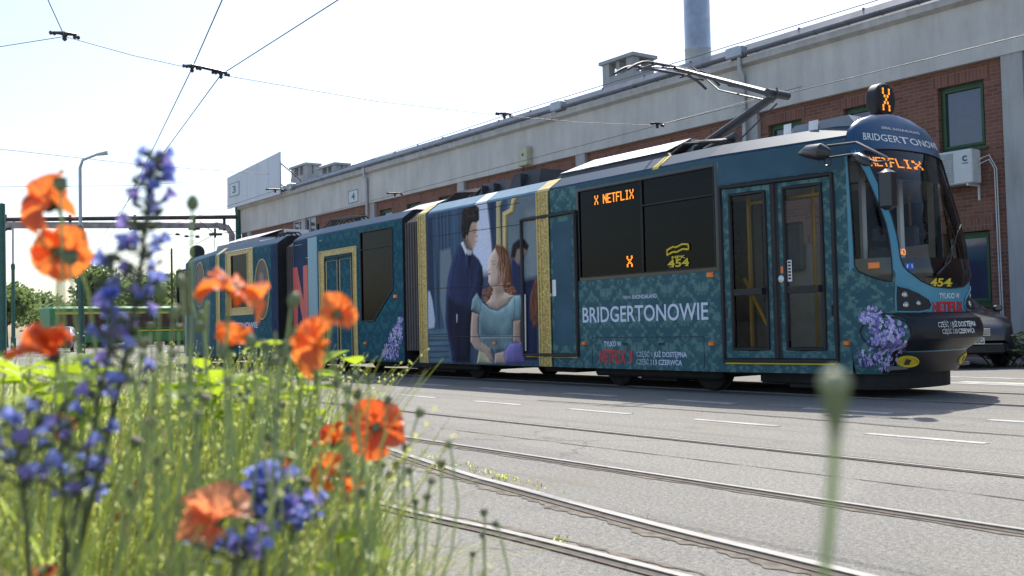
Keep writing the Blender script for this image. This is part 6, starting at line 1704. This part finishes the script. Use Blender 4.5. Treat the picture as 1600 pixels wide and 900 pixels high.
for px, py, s in ((652,652,.0075),(672,757,.006),(690,733,.0075),(704,700,.006),(757,808,.006),(779,824,.0055),(738,872,.005),(632,706,.005),(642,742,.0052),(621,735,.0065),(604,748,.006),(650,790,.005),(668,783,.006),(755,842,.005),(560,625,.008),(577,600,.0055),(540,640,.006),(605,632,.0055)):
    pod(px, py, 1.35, s*1.05, 0, 'green poppy seed pod on a thin stalk out over the asphalt' if px > 600 else PL, base=W((px-800)/1600*1.35-.10-r_.random()*.12, 1.45+r_.random()*.3, .03), group='poppy pods out over the asphalt' if px > 600 else 'poppy seed pods and buds on thin stalks')
k = 0
while k < 105:
    px = r_.uniform(190,600); py = r_.uniform(470,790)
    lo = 500+max(0,(300-px))*.25 if px < 420 else 520+(px-420)*.45
    if py < lo: continue
    d_ = r_.uniform(1.15,2.0)*(1 if py > 600 else .85); kind = 0 if r_.random() < .55 else 1
    up = None if kind == 0 or r_.random() < .35 else Vector((r_.gauss(0,.4),r_.gauss(0,.4),-1)).normalized()
    pod(px, py, d_, r_.uniform(.0048,.0082), kind, PL if kind == 0 else BL, up); k += 1
for px, py in ((350,560),(300,330),(250,470),(298,278),(285,450),(95,300),(110,415),(455,480),(270,500),(440,560),(60,640),(40,690),(395,545)):
    if py > 280: pod(px, py, 1.1, r_.uniform(.007,.0095), r_.choice((0,1)), 'larger green poppy pod standing among the tall flowers', group='larger pods among the tall flowers')
pod(90,670,.55,.0105,0,'big soft grey green pod low at the left',group=None) if False else None
lonep = pod(1305,645,.42,.0074,2,'very near blurred green pod standing alone before the asphalt at the right', up=Vector((.02,.0,1)), base=PD(1250,1560,.43), group=None, stemr=.0022, bend=0)
pale = leafmat('pale_bud_cap', (.3,.33,.21),(.38,.41,.27),(.55,.58,.38),.35,30)
for ch in lonep.children:
    if ch.name.startswith('pod'): ch.data.materials[1] = pale

# viper's bugloss: hairy stalk with short side sprays of small blue trumpets
def floret(b, c, ax, s, mi):
    a, u, v = frame_of(ax); rows = []
    for d0, rr_ in ((0,.16),(.45,.22),(.85,.42),(1.05,.62)):
        rows.append([c+a*d0*s+(u*math.cos(2*PI*k/7)+v*math.sin(2*PI*k/7))*rr_*s*(1+(.14*math.cos(2*PI*k/7*3) if d0 > .6 else 0)) for k in range(7)])
    b.grid(rows, mi, True)
def bugloss(pts, rad, nspray, label, size=.0085, seed=0, flower=.55, span=(.12,1.0), spread=.028):
    rr = random.Random(seed); P = [PD(px,py,d_) for px,py,d_ in pts]; bs = P[-1]; bs = Vector((bs.x,bs.y,.03)); P = P+[bs]; P.reverse()
    path = []
    for i in range(len(P)-1):
        for t in range(8): path.append(lerp(P[i],P[i+1],t/8))
    path.append(P[-1])
    o = thing('bugloss', bs, label, 'flower')
    b = MB(); n_ = len(path); b.tube(path, [rad*(1-.65*i/n_) for i in range(n_)], 8)
    for i in range(260):                                           # bristles
        q = path[rr.randrange(n_)]; dv = Vector((rr.gauss(0,1),rr.gauss(0,1),rr.gauss(0,.4))).normalized(); b.tube([q,q+dv*rad*2.2],[.0004,.0001],3,cap=False)
    b.build('stem', bugstem, o, True)
    fb = MB(); lb = MB(); L = len(path)-1
    for k in range(nspray):
        t = span[0]+(span[1]-span[0])*(k+.5)/nspray; f = t*L; i = min(int(f), L-1); q = lerp(path[i],path[i+1],f-i)
        if q.z < .45: continue
        an = k*2.4+rr.uniform(-.4,.4); ln = spread*(1.15-.75*((t-span[0])/(span[1]-span[0])))*rr.uniform(.7,1.2); dv = Vector((math.cos(an),math.sin(an),.55)).normalized()
        e = q+dv*ln; mid = q+dv*ln*.5+Vector((0,0,.004))
        lb.tube([q,mid,e],[.0016,.0014,.001],5)
        for j in range(rr.randint(3,5)):
            qq = lerp(q,e,rr.uniform(.45,1.1)); dd = (dv+Vector((rr.gauss(0,.5),rr.gauss(0,.5),rr.uniform(0,.9)))).normalized()
            a_,u_,v_ = frame_of(dd)
            for m in range(4):
                an2 = m*PI/2; sd = (u_*math.cos(an2)+v_*math.sin(an2)); lb.add([qq-sd*.001,qq+sd*.0035+dd*size*.5,qq+dd*size*1.1+sd*.002,qq-sd*.001+dd*size*.4],[(0,1,2,3)])
            if rr.random() < flower: floret(fb, qq+dd*.003, dd, size*rr.uniform(.9,1.45), rr.choice((0,0,1)))
        ld = (dv+Vector((0,0,-.3))).normalized(); s_ = ld.cross(Vector((0,0,1))).normalized()*.003; ll = ln*1.3
        lb.add([q,q+ld*ll*.4+s_,q+ld*ll+Vector((0,0,-.004)),q+ld*ll*.4-s_],[(0,1,2,3)])
    lb.build('sprays', bugstem, o); fb.build('blossom', blue, o, True, 60)
    return o
bugloss([(243,245,1.1),(232,300,1.1),(224,380,1.1),(214,460,1.1),(196,560,1.1),(160,720,1.12),(110,900,1.15)],.004,46,'tall bugloss spike with blue flowers rising against the sky',.0105,1,.30,(.34,1.0),.027)
bugloss([(176,395,1.05),(176,470,1.05),(168,560,1.06),(140,700,1.1),(100,880,1.1)],.003,20,'second bugloss stalk just left of the tall blue spike',.0105,2,.26,(.30,1.0),.026)
bugloss([(422,752,1.15),(420,800,1.15),(412,860,1.15),(400,960,1.18)],.003,24,'dense blue bugloss spray beside the pale salmon poppy',.0105,3,.42,(.55,1.0),.038)
bugloss([(470,790,1.2),(458,830,1.2),(440,900,1.2)],.0025,14,'small bugloss sprig at the right of the dense blue spray',.009,4,.5,(.6,1.0),.034)
bugloss([(18,640,.95),(30,720,.96),(40,800,.98),(46,920,1.0)],.003,17,'bugloss stalk at the lower left edge of the picture',.010,5,.26,(.55,1.0),.036)
bugloss([(92,640,1.05),(96,720,1.05),(100,820,1.08),(104,940,1.1)],.003,15,'bugloss stalk right of the lower left one',.010,6,.24,(.55,1.0),.036)
bugloss([(140,720,1.25),(132,790,1.25),(122,900,1.3)],.0028,12,'short bugloss stalk under the thick dark stem',.010,7,.3,(.6,1.0),.034)
bugloss([(372,850,1.05),(366,900,1.05),(362,980,1.05)],.0026,12,'bugloss sprig at the bottom edge under the salmon poppy',.0095,9,.5,(.75,1.0),.036)
# bright broad leaves
def leaf_clump(px, py, d_, n_, size, label, seed):
    rr = random.Random(seed); c = PD(px, py, d_); o = thing('broad_leaf_plant', (c.x,c.y,.03), label, 'plant')
    b = MB(); sb = MB()
    for k in range(n_):
        q = c+Vector((rr.gauss(0,size*.9),rr.gauss(0,size*.9),rr.gauss(0,size*.5))); an = rr.uniform(0,2*PI); dv = Vector((math.cos(an),math.sin(an),rr.uniform(.1,.9))).normalized(); s_ = dv.cross(Vector((0,0,1))).normalized(); nn = s_.cross(dv); L = size*rr.uniform(.7,1.3)
        rows = []
        for i in range(7):
            t = i/6; w_ = L*.42*math.sin(PI*t**.8)**.8+.0005; m = q+dv*L*t-nn*L*.25*t*t
            rows.append([m-s_*w_+nn*w_*.3,m-s_*w_*.5+nn*w_*.08,m,m+s_*w_*.5+nn*w_*.08,m+s_*w_+nn*w_*.3])
        b.grid(rows); sb.tube([Vector((c.x+rr.gauss(0,.02),c.y+rr.gauss(0,.02),.03)), lerp(Vector((c.x,c.y,.03)),q,.6)+Vector((rr.gauss(0,.02),rr.gauss(0,.02),0)), q],.0018,5)
    sb.build('stem', green, o, True); b.build('leaves', lime, o, True, 60)
leaf_clump(18,606,2.0,22,.085,'bright lime leaves at the far left edge under the red poppy',1)
leaf_clump(95,602,2.2,16,.07,'bright lime leaves behind the thick bugloss stem',2)
leaf_clump(318,622,2.1,22,.07,'bright lime leaves in the middle of the tall grass',3)
leaf_clump(448,606,2.1,18,.07,'bright lime leaves near the asphalt beside the tram wheels',4)
leaf_clump(405,655,2.2,14,.06,'lime leaves sunk in the grass centre',5)
leaf_clump(582,850,1.45,4,.05,'lone lime leaf pair low at the edge of the asphalt',6)
leaf_clump(230,640,1.9,7,.05,'lime leaves behind the lower part of the tall spike',7)
